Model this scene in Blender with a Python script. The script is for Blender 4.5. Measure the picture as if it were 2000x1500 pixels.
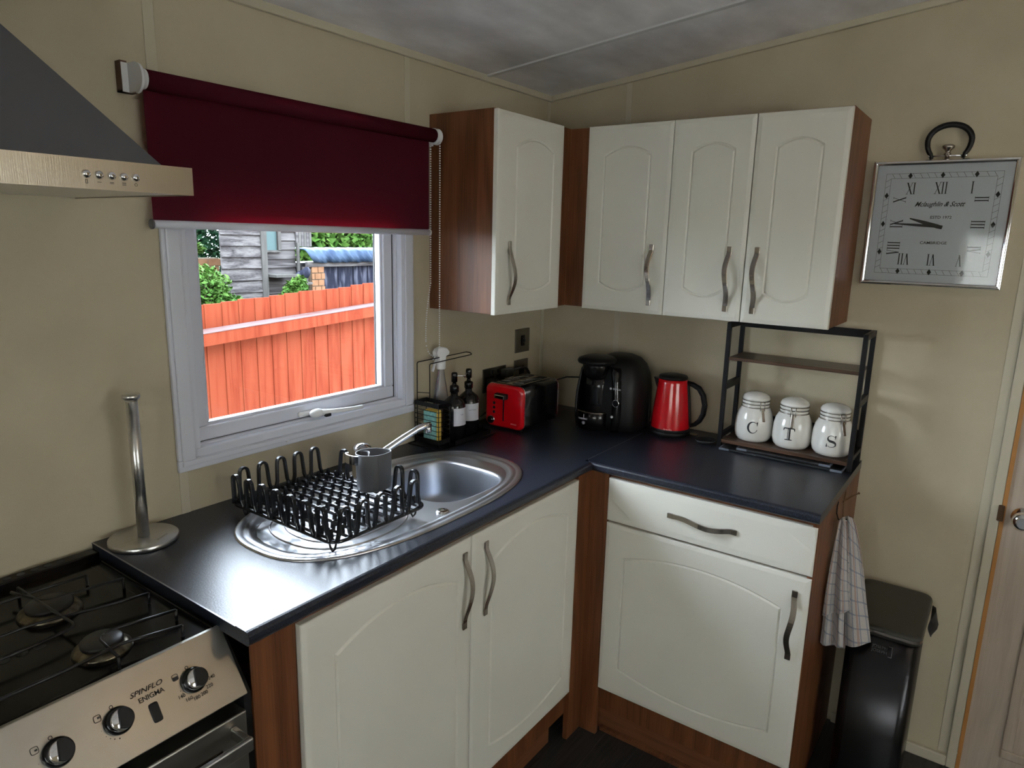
import bpy, bmesh, math, random
from mathutils import Vector, Matrix, Euler
PI = math.pi
R = math.radians
random.seed(7)
for o in list(bpy.data.objects):
    bpy.data.objects.remove(o, do_unlink=True)
scn = bpy.context.scene
col = scn.collection

# ------------------------------------------------------------------ camera
cd = bpy.data.cameras.new('camera')
cd.sensor_width = 36.0
cd.lens = 36.0 * 1350.27 / 2000.0
cd.clip_start = 0.02
cd.clip_end = 200
cam = bpy.data.objects.new('camera', cd)
col.objects.link(cam)
cam.location = (-2.4862, -1.6167, 1.6005)
cam.rotation_euler = (R(78.0473), R(-1.3729), R(-54.2022))
scn.camera = cam

# ------------------------------------------------------------------ view, world, lights
scn.view_settings.view_transform = 'Standard'
scn.view_settings.look = 'None'
scn.view_settings.gamma = 1.0
scn.view_settings.use_curve_mapping = False
scn.view_settings.exposure = 1.42
w = bpy.data.worlds.new('overcast_sky')
scn.world = w
w.use_nodes = True
nt = w.node_tree
nt.nodes.clear()
wo = nt.nodes.new('ShaderNodeOutputWorld')
bg = nt.nodes.new('ShaderNodeBackground')
tc = nt.nodes.new('ShaderNodeTexCoord')
sp = nt.nodes.new('ShaderNodeSeparateXYZ')
rmp = nt.nodes.new('ShaderNodeValToRGB')
nt.links.new(tc.outputs['Generated'], sp.inputs[0])
nt.links.new(sp.outputs['Z'], rmp.inputs[0])
rmp.color_ramp.elements[0].position = 0.0
rmp.color_ramp.elements[0].color = (0.28, 0.31, 0.34, 1)
rmp.color_ramp.elements[1].position = 1.0
rmp.color_ramp.elements[1].color = (0.76, 0.86, 1.00, 1)
nt.links.new(rmp.outputs[0], bg.inputs[0])
bg.inputs[1].default_value = 17.0
nt.links.new(bg.outputs[0], wo.inputs[0])


# all light is daylight: the sky through the kitchen window and through the two windows behind the camera
END_X = -4.6
FAR_Y = -3.6

# ------------------------------------------------------------------ helpers
ORG = {}


def worg(p):
    o = Vector((0, 0, 0))
    while p is not None:
        o = o + ORG.get(p.name, Vector((0, 0, 0)))
        p = p.parent
    return o


def tag(o, label=None, cat=None, group=None, kind=None):
    if label: o['label'] = label
    if cat: o['category'] = cat
    if group: o['group'] = group
    if kind: o['kind'] = kind
    return o


def thing(name, label, cat, loc=(0, 0, 0), group=None, kind=None):
    o = bpy.data.objects.new(name, None)
    o.empty_display_size = 0.05
    col.objects.link(o)
    o.location = loc
    ORG[o.name] = Vector(loc)
    return tag(o, label, cat, group, kind)


def copy_tree(o, parent=None):
    c = o.copy()
    col.objects.link(c)
    if parent is not None:
        c.parent = parent
    for ch in [q for q in bpy.data.objects if q.parent == o]:
        copy_tree(ch, c)
    return c


class MB:
    def __init__(s):
        s.v = []; s.f = []; s.s = []

    def add(s, vs, fs, smooth=False):
        b = len(s.v)
        s.v += [tuple(q) for q in vs]
        for f in fs:
            s.f.append([b + i for i in f]); s.s.append(smooth)
        return s

    def box(s, x0, x1, y0, y1, z0, z1):
        vs = [(x, y, z) for z in (z0, z1) for y in (y0, y1) for x in (x0, x1)]
        return s.add(vs, [(0, 2, 3, 1), (4, 5, 7, 6), (0, 1, 5, 4), (2, 6, 7, 3), (0, 4, 6, 2), (1, 3, 7, 5)])

    def obox(s, c, hx, hy, hz, rot=(0, 0, 0)):
        m = Euler(rot).to_matrix()
        vs = [Vector(c) + m @ Vector((x * hx, y * hy, z * hz)) for z in (-1, 1) for y in (-1, 1) for x in (-1, 1)]
        return s.add(vs, [(0, 2, 3, 1), (4, 5, 7, 6), (0, 1, 5, 4), (2, 6, 7, 3), (0, 4, 6, 2), (1, 3, 7, 5)])

    def loops(s, rings, smooth=True, cap0=True, cap1=True, closed=False):
        n = len(rings[0]); vs = [p for r in rings for p in r]; fs = []
        m = len(rings)
        for i in range(m if closed else m - 1):
            a = i * n; b = ((i + 1) % m) * n
            for j in range(n):
                k = (j + 1) % n
                fs.append((a + j, a + k, b + k, b + j))
        s.add(vs, fs, smooth)
        base = len(s.v) - len(vs)
        if not closed:
            if cap0: s.f.append([base + j for j in reversed(range(n))]); s.s.append(False)
            if cap1: s.f.append([base + (m - 1) * n + j for j in range(n)]); s.s.append(False)
        return s

    def tube(s, pts, r, n=8, closed=False, flat=None):
        pts = [Vector(p) for p in pts]
        m = len(pts); rings = []
        prev = None
        for i, p in enumerate(pts):
            if closed: t = pts[(i + 1) % m] - pts[i - 1]
            else: t = pts[min(i + 1, m - 1)] - pts[max(i - 1, 0)]
            t.normalize()
            if prev is None:
                a = Vector((0, 0, 1)) if abs(t.z) < 0.9 else Vector((1, 0, 0))
                u = t.cross(a).normalized()
            else:
                u = (prev - t * prev.dot(t)).normalized()
            prev = u
            w_ = t.cross(u)
            rr = r[i] if isinstance(r, (list, tuple)) else r
            rings.append([p + (u * math.cos(2 * PI * k / n) + w_ * math.sin(2 * PI * k / n)) * rr for k in range(n)])
        return s.loops(rings, True, True, True, closed)

    def strap(s, pts, wdir, half, th, closed=False):
        """flat strap: path pts, width direction wdir, half width, thickness"""
        pts = [Vector(p) for p in pts]; wd = Vector(wdir).normalized(); m = len(pts); rings = []
        for i, p in enumerate(pts):
            if closed: t = pts[(i + 1) % m] - pts[i - 1]
            else: t = pts[min(i + 1, m - 1)] - pts[max(i - 1, 0)]
            nn = t.cross(wd).normalized() * th / 2
            rings.append([p + wd * half + nn, p - wd * half + nn, p - wd * half - nn, p + wd * half - nn])
        return s.loops(rings, False, True, True, closed)

    def lathe(s, prof, c=(0, 0, 0), n=32, cap0=True, cap1=True, sx=1, sy=1, axis='z', smooth=True):
        rings = []
        for r_, z_ in prof:
            ring = []
            for k in range(n):
                a = 2 * PI * k / n
                x, y = r_ * math.cos(a) * sx, r_ * math.sin(a) * sy
                if axis == 'z': ring.append((c[0] + x, c[1] + y, c[2] + z_))
                elif axis == 'x': ring.append((c[0] + z_, c[1] + x, c[2] + y))
                else: ring.append((c[0] + y, c[1] + z_, c[2] + x))
            rings.append(ring)
        return s.loops(rings, smooth, cap0, cap1)

    def sphere(s, c, r_, n=12, m=8, sc=(1, 1, 1)):
        rings = []
        for i in range(m + 1):
            t = PI * (0.02 + 0.96 * i / m) - PI / 2
            rings.append([(c[0] + r_ * sc[0] * math.cos(t) * math.cos(2 * PI * k / n), c[1] + r_ * sc[1] * math.cos(t) * math.sin(2 * PI * k / n), c[2] + r_ * sc[2] * math.sin(t)) for k in range(n)])
        return s.loops(rings)

    def prism(s, poly, z0, z1, smooth=False):
        return s.loops([[(x, y, z0) for x, y in poly], [(x, y, z1) for x, y in poly]], smooth)

    def ribbon(s, fn, pts, wid):
        """flat brush stroke in 2D mapped by fn(s,t)->3D"""
        L = []; Rr = []
        for i, p in enumerate(pts):
            a = pts[max(i - 1, 0)]; b = pts[min(i + 1, len(pts) - 1)]
            dx, dy = b[0] - a[0], b[1] - a[1]; d = math.hypot(dx, dy) or 1
            w_ = (wid[i] if isinstance(wid, (list, tuple)) else wid) / 2
            L.append(fn(p[0] - dy / d * w_, p[1] + dx / d * w_)); Rr.append(fn(p[0] + dy / d * w_, p[1] - dx / d * w_))
        n = len(pts)
        return s.add(L + Rr, [(i, n + i, n + i + 1, i + 1) for i in range(n - 1)])

    def build(s, name, mt, parent=None, bevel=0, seg=2, fixn=True):
        o_ = worg(parent)
        me = bpy.data.meshes.new(name)
        me.from_pydata([(x - o_.x, y - o_.y, z - o_.z) for x, y, z in s.v], [], s.f)
        me.polygons.foreach_set('use_smooth', s.s)
        if fixn:
            bm = bmesh.new(); bm.from_mesh(me)
            bmesh.ops.recalc_face_normals(bm, faces=bm.faces)
            bm.to_mesh(me); bm.free()
        me.materials.append(mt)
        o = bpy.data.objects.new(name, me)
        col.objects.link(o)
        if parent is not None: o.parent = parent
        if bevel:
            b = o.modifiers.new('bevel', 'BEVEL'); b.width = bevel; b.segments = seg; b.limit_method = 'ANGLE'; b.angle_limit = R(35)
        return o


def text(name, s, size, org, xd, yd, mt, parent, th=0.0004, shear=0.0, align='CENTER', xs=1.0):
    cu = bpy.data.curves.new('t', 'FONT'); cu.body = s; cu.size = size; cu.shear = shear
    cu.align_x = align; cu.align_y = 'CENTER'; cu.resolution_u = 3; cu.offset = size * 0.012
    t = bpy.data.objects.new('t', cu); col.objects.link(t)
    me = bpy.data.meshes.new_from_object(t.evaluated_get(bpy.context.evaluated_depsgraph_get()))
    me.name = name
    bpy.data.objects.remove(t); bpy.data.curves.remove(cu)
    o_ = worg(parent); xd = Vector(xd); yd = Vector(yd)
    for v in me.vertices:
        v.co = Vector(org) + xd * v.co.x * xs + yd * v.co.y + xd.cross(yd).normalized() * th - o_
    me.materials.clear(); me.materials.append(mt)
    o = bpy.data.objects.new(name, me); col.objects.link(o); o.parent = parent
    return o


# ------------------------------------------------------------------ materials
def nodes(name):
    m = bpy.data.materials.new(name); m.use_nodes = True
    n = m.node_tree; b = n.nodes['Principled BSDF']
    return m, n, b


def mat(name, c, rough=0.5, metal=0.0, c2=None, scale=(20, 20, 20), lo=0.35, hi=0.65, bump=0.0, bscale=None, spec=0.5, coat=0.0, detail=4, trans=0.0, sheen=0.0):
    m, n, b = nodes(name)
    b.inputs['Base Color'].default_value = (*c, 1)
    b.inputs['Roughness'].default_value = rough
    b.inputs['Metallic'].default_value = metal
    b.inputs['Specular IOR Level'].default_value = spec
    b.inputs['Coat Weight'].default_value = coat
    b.inputs['Coat Roughness'].default_value = 0.08
    b.inputs['Transmission Weight'].default_value = trans
    b.inputs['Sheen Weight'].default_value = sheen
    tcn = n.nodes.new('ShaderNodeTexCoord')

    def noise(sc):
        mp = n.nodes.new('ShaderNodeMapping'); mp.inputs['Scale'].default_value = sc
        n.links.new(tcn.outputs['Object'], mp.inputs[0])
        t = n.nodes.new('ShaderNodeTexNoise'); t.inputs['Scale'].default_value = 1; t.inputs['Detail'].default_value = detail
        n.links.new(mp.outputs[0], t.inputs['Vector'])
        return t
    if c2:
        t = noise(scale)
        r_ = n.nodes.new('ShaderNodeValToRGB')
        r_.color_ramp.elements[0].position = lo; r_.color_ramp.elements[0].color = (*c, 1)
        r_.color_ramp.elements[1].position = hi; r_.color_ramp.elements[1].color = (*c2, 1)
        n.links.new(t.outputs['Fac'], r_.inputs[0]); n.links.new(r_.outputs[0], b.inputs['Base Color'])
    if bump:
        t = noise(bscale or scale)
        bp = n.nodes.new('ShaderNodeBump'); bp.inputs['Strength'].default_value = bump; bp.inputs['Distance'].default_value = 0.002
        n.links.new(t.outputs['Fac'], bp.inputs['Height']); n.links.new(bp.outputs[0], b.inputs['Normal'])
    return m


def wood(name, a, b_, c_, grain='z', rough=0.45, s=1.0):
    """long wavering grain along an axis with fine pores"""
    m, n, b = nodes(name)
    b.inputs['Roughness'].default_value = rough
    tcn = n.nodes.new('ShaderNodeTexCoord')
    sc = {'z': (9, 9, 0.7), 'x': (0.7, 9, 9), 'y': (9, 0.7, 9)}[grain]
    mp = n.nodes.new('ShaderNodeMapping'); mp.inputs['Scale'].default_value = tuple(q * s for q in sc)
    n.links.new(tcn.outputs['Object'], mp.inputs[0])
    t = n.nodes.new('ShaderNodeTexNoise'); t.inputs['Scale'].default_value = 1; t.inputs['Detail'].default_value = 3; t.inputs['Distortion'].default_value = 0.6
    n.links.new(mp.outputs[0], t.inputs[0])
    mu = n.nodes.new('ShaderNodeMath'); mu.operation = 'MULTIPLY'; mu.inputs[1].default_value = 9
    n.links.new(t.outputs['Fac'], mu.inputs[0])
    fr = n.nodes.new('ShaderNodeMath'); fr.operation = 'PINGPONG'; fr.inputs[1].default_value = 1
    n.links.new(mu.outputs[0], fr.inputs[0])
    mp2 = n.nodes.new('ShaderNodeMapping'); mp2.inputs['Scale'].default_value = tuple(q * s * 34 if q > 1 else q * s * 9 for q in sc)
    n.links.new(tcn.outputs['Object'], mp2.inputs[0])
    t2 = n.nodes.new('ShaderNodeTexNoise'); t2.inputs['Scale'].default_value = 1; t2.inputs['Detail'].default_value = 3
    n.links.new(mp2.outputs[0], t2.inputs[0])
    ad = n.nodes.new('ShaderNodeMath'); ad.operation = 'MULTIPLY_ADD'; ad.inputs[1].default_value = 0.45
    n.links.new(fr.outputs[0], ad.inputs[0]); n.links.new(t2.outputs['Fac'], ad.inputs[2])
    r_ = n.nodes.new('ShaderNodeValToRGB')
    r_.color_ramp.elements[0].position = 0.35; r_.color_ramp.elements[0].color = (*a, 1)
    r_.color_ramp.elements[1].position = 1.05; r_.color_ramp.elements[1].color = (*c_, 1)
    e = r_.color_ramp.elements.new(0.65); e.color = (*b_, 1)
    n.links.new(ad.outputs[0], r_.inputs[0]); n.links.new(r_.outputs[0], b.inputs['Base Color'])
    return m


def emboss_wall(name, c, c2):
    m = mat(name, c, 0.62, c2=c2, scale=(5, 5, 5), lo=0.3, hi=0.75, bump=0.35, bscale=(420, 420, 420), spec=0.3)
    return m


M = {}
M['wall'] = emboss_wall('beige_vinyl_wallboard', (0.47, 0.41, 0.29), (0.53, 0.465, 0.335))
M['trim'] = mat('beige_trim', (0.52, 0.47, 0.355), 0.45)
M['ceil'] = mat('mottled_grey_ceiling', (0.62, 0.60, 0.60), 0.7, c2=(0.93, 0.92, 0.93), scale=(3.5, 7, 7), lo=0.3, hi=0.72, bump=0.2, bscale=(120, 120, 120), detail=8)
M['ceil_trim'] = mat('ceiling_strip', (0.6, 0.6, 0.6), 0.4)
M['floor'] = mat('dark_vinyl_floor', (0.012, 0.012, 0.012), 0.4, c2=(0.035, 0.032, 0.03), scale=(6, 90, 6))
M['white'] = mat('white_upvc', (0.64, 0.65, 0.72), 0.32)
M['plastic_white'] = mat('white_plastic', (0.78, 0.78, 0.78), 0.35)
M['door'] = mat('cream_foil_door', (0.68, 0.66, 0.585), 0.36, c2=(0.72, 0.70, 0.625), scale=(2, 2, 2), spec=0.5)
M['wood'] = wood('walnut_effect', (0.078, 0.024, 0.0075), (0.130, 0.042, 0.014), (0.190, 0.068, 0.024), 'z')
M['wood_d'] = wood('walnut_effect_plinth', (0.07, 0.022, 0.009), (0.13, 0.045, 0.018), (0.18, 0.07, 0.03), 'x')
M['shelfwood'] = wood('dark_brown_shelf', (0.03, 0.014, 0.008), (0.07, 0.035, 0.02), (0.11, 0.06, 0.036), 'y', 0.35)
M['top'] = mat('charcoal_worktop', (0.006, 0.008, 0.014), 0.33, c2=(0.042, 0.050, 0.078), scale=(330, 330, 330), lo=0.42, hi=0.75, bump=0.10, bscale=(260, 260, 260), spec=0.6)
M['joint'] = mat('metal_joint_line', (0.35, 0.35, 0.36), 0.3, 0.8)
M['steel'] = mat('brushed_steel', (0.62, 0.61, 0.59), 0.28, 1.0, bump=0.08, bscale=(8, 600, 600), c2=(0.56, 0.55, 0.53), scale=(3, 300, 300))
M['sink'] = mat('stainless_sink', (0.68, 0.69, 0.72), 0.30, 1.0, bump=0.04, bscale=(200, 200, 200))
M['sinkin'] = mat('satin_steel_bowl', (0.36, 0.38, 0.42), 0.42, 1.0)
M['chrome'] = mat('chrome', (0.86, 0.86, 0.87), 0.07, 1.0)
M['nickel'] = mat('brushed_nickel_handle', (0.42, 0.38, 0.34), 0.24, 1.0, bump=0.1, bscale=(300, 300, 8))
M['hood'] = mat('hood_grey_steel', (0.20, 0.20, 0.21), 0.5, 0.85, bump=0.06, bscale=(400, 400, 10))
M['hoodband'] = mat('hood_band_steel', (0.47, 0.42, 0.34), 0.3, 1.0, bump=0.12, bscale=(700, 20, 20))
M['panel'] = mat('cooker_panel_steel', (0.46, 0.44, 0.40), 0.33, 1.0, bump=0.08, bscale=(20, 500, 500), c2=(0.40, 0.385, 0.35), scale=(6, 6, 6))
M['black'] = mat('gloss_black', (0.006, 0.006, 0.007), 0.16)
M['blackm'] = mat('satin_black', (0.008, 0.008, 0.009), 0.42, spec=0.3)
M['blackmetal'] = mat('black_coated_metal', (0.006, 0.006, 0.007), 0.45, spec=0.25)
M['enamel'] = mat('black_enamel_hob', (0.004, 0.004, 0.005), 0.16, spec=0.2)
M['castiron'] = mat('black_wire', (0.008, 0.008, 0.009), 0.3, spec=0.4)
M['burner'] = mat('burner_cap', (0.012, 0.011, 0.01), 0.4)
M['burnring'] = mat('stained_burner_ring', (0.22, 0.19, 0.13), 0.3, 0.9, c2=(0.06, 0.05, 0.035), scale=(60, 60, 60))
M['red'] = mat('glossy_red', (0.62, 0.004, 0.010), 0.2, coat=0.6)
M['rackplastic'] = mat('black_rack_plastic', (0.014, 0.015, 0.018), 0.24, spec=0.6)
M['greyplastic'] = mat('grey_plastic', (0.10, 0.10, 0.105), 0.42)
M['cream'] = mat('cream_ceramic', (0.76, 0.74, 0.69), 0.12, coat=0.5)
M['ink'] = mat('black_ink', (0.01, 0.01, 0.012), 0.5)
M['whiteink'] = mat('white_print', (0.7, 0.7, 0.75), 0.5)
M['dial'] = mat('pale_clock_face', (0.84, 0.85, 0.88), 0.5)
M['label'] = mat('white_paper_label', (0.62, 0.62, 0.67), 0.6)
M['labelink'] = mat('grey_label_print', (0.2, 0.2, 0.22), 0.6)
M['sponge_g'] = mat('turquoise_scourer', (0.16, 0.42, 0.40), 0.9, c2=(0.32, 0.60, 0.55), scale=(140, 140, 140), bump=0.8)
M['sponge_y'] = mat('yellow_sponge', (0.72, 0.50, 0.10), 0.9, c2=(0.6, 0.38, 0.06), scale=(180, 180, 180), bump=0.8)
M['rubber'] = mat('black_rubber', (0.012, 0.012, 0.012), 0.6)
M['bookblue'] = mat('slate_corner', (0.13, 0.15, 0.19), 0.45)
M['bookblack'] = mat('black_leathercloth', (0.012, 0.013, 0.015), 0.42, bump=0.3, bscale=(300, 300, 300))
M['bin'] = mat('dark_steel_bin', (0.035, 0.034, 0.036), 0.26, 0.95)
M['binlid'] = mat('olive_grey_lid', (0.050, 0.050, 0.042), 0.42, 0.4)
M['doorwood'] = wood('pale_room_door', (0.40, 0.32, 0.25), (0.44, 0.36, 0.285), (0.48, 0.40, 0.32), 'z', 0.5, 1.4)
M['lipping'] = mat('orange_wood_lipping', (0.42, 0.19, 0.05), 0.5)
M['brass'] = mat('bronze_latch', (0.15, 0.09, 0.05), 0.35, 0.9)
M['socket'] = mat('pewter_socket_plate', (0.20, 0.185, 0.15), 0.3, 0.9)
M['bracketwood'] = mat('brown_packer', (0.10, 0.045, 0.025), 0.5)
# outside
M['fence'] = wood('orange_red_stained_timber', (0.066, 0.0095, 0.0040), (0.088, 0.0165, 0.0074), (0.098, 0.0215, 0.0100), 'z', 0.75, 1.2)
M['fencetop'] = wood('weathered_rail_top', (0.045, 0.020, 0.017), (0.058, 0.034, 0.032), (0.066, 0.050, 0.049), 'x', 0.8)
M['shedboard'] = wood('weathered_grey_board', (0.010, 0.009, 0.009), (0.032, 0.029, 0.029), (0.062, 0.058, 0.056), 'x', 0.85, 1.0)
M['shedpost'] = wood('pale_corner_post', (0.0265, 0.0251, 0.0235), (0.0383, 0.0369, 0.0339), (0.0501, 0.0472, 0.0442), 'z', 0.85)
M['slate'] = mat('peeling_dark_boards', (0.0065, 0.0073, 0.0124), 0.8, c2=(0.0442, 0.0456, 0.0589), scale=(22, 22, 4), lo=0.5, hi=0.72)
M['tarp'] = mat('blue_tarpaulin', (0.0103, 0.0177, 0.0339), 0.5, c2=(0.0251, 0.0383, 0.0589), scale=(10, 4, 4), bump=0.5, bscale=(14, 5, 5))
M['brick'] = mat('pale_orange_brick', (0.115, 0.062, 0.034), 0.85, c2=(0.09, 0.045, 0.024), scale=(14, 14, 14))
M['mortar'] = mat('mortar', (0.085, 0.065, 0.048), 0.9)
M['shedglass'] = mat('pale_green_shed_window', (0.0383, 0.0589, 0.0589), 0.3)
M['soil'] = mat('earth', (0.0265, 0.0235, 0.0148), 0.9, c2=(0.0235, 0.0383, 0.0118), scale=(3, 3, 3))
M['leaf'] = mat('bright_green_leaf', (0.0103, 0.0324, 0.0044), 0.5, c2=(0.0324, 0.0618, 0.0118), scale=(5, 5, 5))
M['leafd'] = mat('dark_green_leaf', (0.0017, 0.0083, 0.0038), 0.5, c2=(0.0053, 0.0177, 0.0071), scale=(6, 6, 6))
M['twig'] = mat('twig', (0.16, 0.12, 0.08), 0.8)
M['bark'] = M['twig']
for k_ in ('fence', 'fencetop', 'shedboard', 'shedpost', 'slate', 'tarp', 'brick', 'mortar', 'shedglass', 'soil', 'leaf', 'leafd', 'twig'):
    M[k_].node_tree.nodes['Principled BSDF'].inputs['Specular IOR Level'].default_value = 0.03


def glass_mat(name, tint=(1, 1, 1), ior=1.45):
    m = bpy.data.materials.new(name); m.use_nodes = True; n = m.node_tree; n.nodes.clear()
    o = n.nodes.new('ShaderNodeOutputMaterial'); t = n.nodes.new('ShaderNodeBsdfTransparent'); g = n.nodes.new('ShaderNodeBsdfGlossy'); mx = n.nodes.new('ShaderNodeMixShader')
    f = n.nodes.new('ShaderNodeFresnel'); f.inputs[0].default_value = ior
    t.inputs[0].default_value = (*tint, 1); g.inputs['Roughness'].default_value = 0.01
    n.links.new(f.outputs[0], mx.inputs[0]); n.links.new(t.outputs[0], mx.inputs[1]); n.links.new(g.outputs[0], mx.inputs[2]); n.links.new(mx.outputs[0], o.inputs[0])
    return m


M['glass'] = glass_mat('window_glass', (0.97, 0.98, 0.98), 1.22)
M['clockglass'] = glass_mat('clock_glass', (0.96, 0.97, 0.97))
M['bottleglass'] = glass_mat('clear_plastic', (0.93, 0.94, 0.97), 1.4)
_n = M['bottleglass'].node_tree; _o = _n.nodes['Material Output']; _src = _o.inputs[0].links[0].from_socket
_d = _n.nodes.new('ShaderNodeBsdfDiffuse'); _d.inputs[0].default_value = (0.8, 0.82, 0.9, 1); _m = _n.nodes.new('ShaderNodeMixShader'); _m.inputs[0].default_value = 0.13
_n.links.new(_src, _m.inputs[1]); _n.links.new(_d.outputs[0], _m.inputs[2]); _n.links.new(_m.outputs[0], _o.inputs[0])


def blind_mat():
    m = bpy.data.materials.new('burgundy_blackout_fabric'); m.use_nodes = True; n = m.node_tree; n.nodes.clear()
    o = n.nodes.new('ShaderNodeOutputMaterial'); d = n.nodes.new('ShaderNodeBsdfDiffuse'); t = n.nodes.new('ShaderNodeBsdfTranslucent'); mx = n.nodes.new('ShaderNodeMixShader')
    d.inputs[0].default_value = (0.068, 0.013, 0.021, 1); t.inputs[0].default_value = (0.55, 0.005, 0.02, 1)
    tcn = n.nodes.new('ShaderNodeTexCoord'); nz = n.nodes.new('ShaderNodeTexNoise'); nz.inputs['Scale'].default_value = 500
    bp = n.nodes.new('ShaderNodeBump'); bp.inputs['Strength'].default_value = 0.3; bp.inputs['Distance'].default_value = 0.001
    n.links.new(tcn.outputs['Object'], nz.inputs[0]); n.links.new(nz.outputs[0], bp.inputs['Height']); n.links.new(bp.outputs[0], d.inputs['Normal'])
    mx.inputs[0].default_value = 0.12
    n.links.new(d.outputs[0], mx.inputs[1]); n.links.new(t.outputs[0], mx.inputs[2]); n.links.new(mx.outputs[0], o.inputs[0])
    return m


M['blind'] = blind_mat()


def net_mat():
    m = bpy.data.materials.new('warm_dimming_net'); m.use_nodes = True; n = m.node_tree; n.nodes.clear()
    o = n.nodes.new('ShaderNodeOutputMaterial'); d = n.nodes.new('ShaderNodeBsdfTransparent'); t = n.nodes.new('ShaderNodeBsdfTranslucent'); mx = n.nodes.new('ShaderNodeMixShader')
    t.inputs[0].default_value = (0.56, 0.50, 0.41, 1); mx.inputs[0].default_value = 0.89  # beige tint and density set to warm and dim the daylight entering the room
    n.links.new(d.outputs[0], mx.inputs[1]); n.links.new(t.outputs[0], mx.inputs[2]); n.links.new(mx.outputs[0], o.inputs[0])
    return m


M['net'] = net_mat()


def towel_mat():
    m, n, b = nodes('checked_tea_towel'); b.inputs['Roughness'].default_value = 0.95; b.inputs['Sheen Weight'].default_value = 0.3
    uv = n.nodes.new('ShaderNodeUVMap'); uv.uv_map = 'UVMap'
    sx = n.nodes.new('ShaderNodeSeparateXYZ'); n.links.new(uv.outputs[0], sx.inputs[0])

    def stripe(out, freq, thr):
        mu = n.nodes.new('ShaderNodeMath'); mu.operation = 'MULTIPLY'; mu.inputs[1].default_value = freq; n.links.new(out, mu.inputs[0])
        fr = n.nodes.new('ShaderNodeMath'); fr.operation = 'FRACT'; n.links.new(mu.outputs[0], fr.inputs[0])
        lt = n.nodes.new('ShaderNodeMath'); lt.operation = 'LESS_THAN'; lt.inputs[1].default_value = thr; n.links.new(fr.outputs[0], lt.inputs[0])
        return lt.outputs[0]
    base = None
    prev = (0.44, 0.41, 0.39, 1)

    def mixc(prevsock, fac, c, amt):
        mx = n.nodes.new('ShaderNodeMix'); mx.data_type = 'RGBA'
        ml = n.nodes.new('ShaderNodeMath'); ml.operation = 'MULTIPLY'; ml.inputs[1].default_value = amt; n.links.new(fac, ml.inputs[0])
        n.links.new(ml.outputs[0], mx.inputs[0])
        if isinstance(prevsock, tuple): mx.inputs[6].default_value = prevsock
        else: n.links.new(prevsock, mx.inputs[6])
        mx.inputs[7].default_value = c
        return mx.outputs[2]
    c = mixc(prev, stripe(sx.outputs[0], 7, 0.16), (0.16, 0.19, 0.26, 1), 0.75)
    c = mixc(c, stripe(sx.outputs[1], 9, 0.12), (0.16, 0.19, 0.26, 1), 0.7)
    c = mixc(c, stripe(sx.outputs[0], 3.1, 0.14), (0.33, 0.20, 0.15, 1), 0.7)
    n.links.new(c, b.inputs['Base Color'])
    nz = n.nodes.new('ShaderNodeTexNoise'); nz.inputs['Scale'].default_value = 300
    tcn = n.nodes.new('ShaderNodeTexCoord'); n.links.new(tcn.outputs['Object'], nz.inputs[0])
    bp = n.nodes.new('ShaderNodeBump'); bp.inputs['Strength'].default_value = 0.6; bp.inputs['Distance'].default_value = 0.003
    n.links.new(nz.outputs[0], bp.inputs['Height']); n.links.new(bp.outputs[0], b.inputs['Normal'])
    return m


M['towel'] = towel_mat()

# ------------------------------------------------------------------ room shell
FL = -0.083
ZC = 2.157
SL = 0.111
RIDGE_Y = -1.8


def zceil(y):
    return ZC + SL * (-y if y > RIDGE_Y else (-RIDGE_Y + (y - RIDGE_Y)))


def st(o):
    o['kind'] = 'structure'; return o


# window wall (y = 0) with the window opening
WX0, WX1, WZ0, WZ1 = -1.600, -0.845, 1.040, 1.705
b = MB()
for x0, x1, z0, z1 in ((END_X, WX0, FL, 2.2), (WX1, 0.09, FL, 2.2), (WX0, WX1, FL, WZ0), (WX0, WX1, WZ1, 2.2)):
    b.box(x0, x1, 0.0, 0.07, z0, z1)
st(b.build('wall_window_side', M['wall']))
# right wall (x = 0), doorway is closed by a door leaf so the wall stays whole around it
b = MB()
poly = [(-3.6, FL), (0.0, FL), (0.0, zceil(0) + 0.02), (RIDGE_Y, zceil(RIDGE_Y) + 0.02), (-3.6, zceil(-3.6) + 0.02)]
DY0, DY1, DZ1 = -2.42, -1.675, 1.93
b.box(0, 0.09, DY1, 0.0, FL, 2.36)
b.box(0, 0.09, FAR_Y, DY0, FL, 2.36)
b.box(0, 0.09, DY0, DY1, DZ1, 2.36)
st(b.build('wall_right', M['wall']))
b = MB()
b.box(0.088, 0.10, DY0 - 0.05, DY1 + 0.05, FL, DZ1 + 0.05)
st(b.build('trim_7', M['trim']))
# end wall with window, far wall with window
b = MB()
EY0, EY1, EZ0, EZ1 = -2.82, -1.20, 0.86, 1.76
for y0, y1, z0, z1 in ((FAR_Y, EY0, FL, 2.4), (EY1, 0.07, FL, 2.4), (EY0, EY1, FL, EZ0), (EY0, EY1, EZ1, 2.4)):
    b.box(END_X - 0.09, END_X, y0, y1, z0, z1)
st(b.build('wall_end', M['wall']))
b = MB()
FX0, FX1, FZ0, FZ1 = -2.65, -1.15, 0.86, 1.76
for x0, x1, z0, z1 in ((END_X, FX0, FL, 2.2), (FX1, 0.09, FL, 2.2), (FX0, FX1, FL, FZ0), (FX0, FX1, FZ1, 2.2)):
    b.box(x0, x1, FAR_Y - 0.09, FAR_Y, z0, z1)
st(b.build('wall_opposite', M['wall']))
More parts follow.
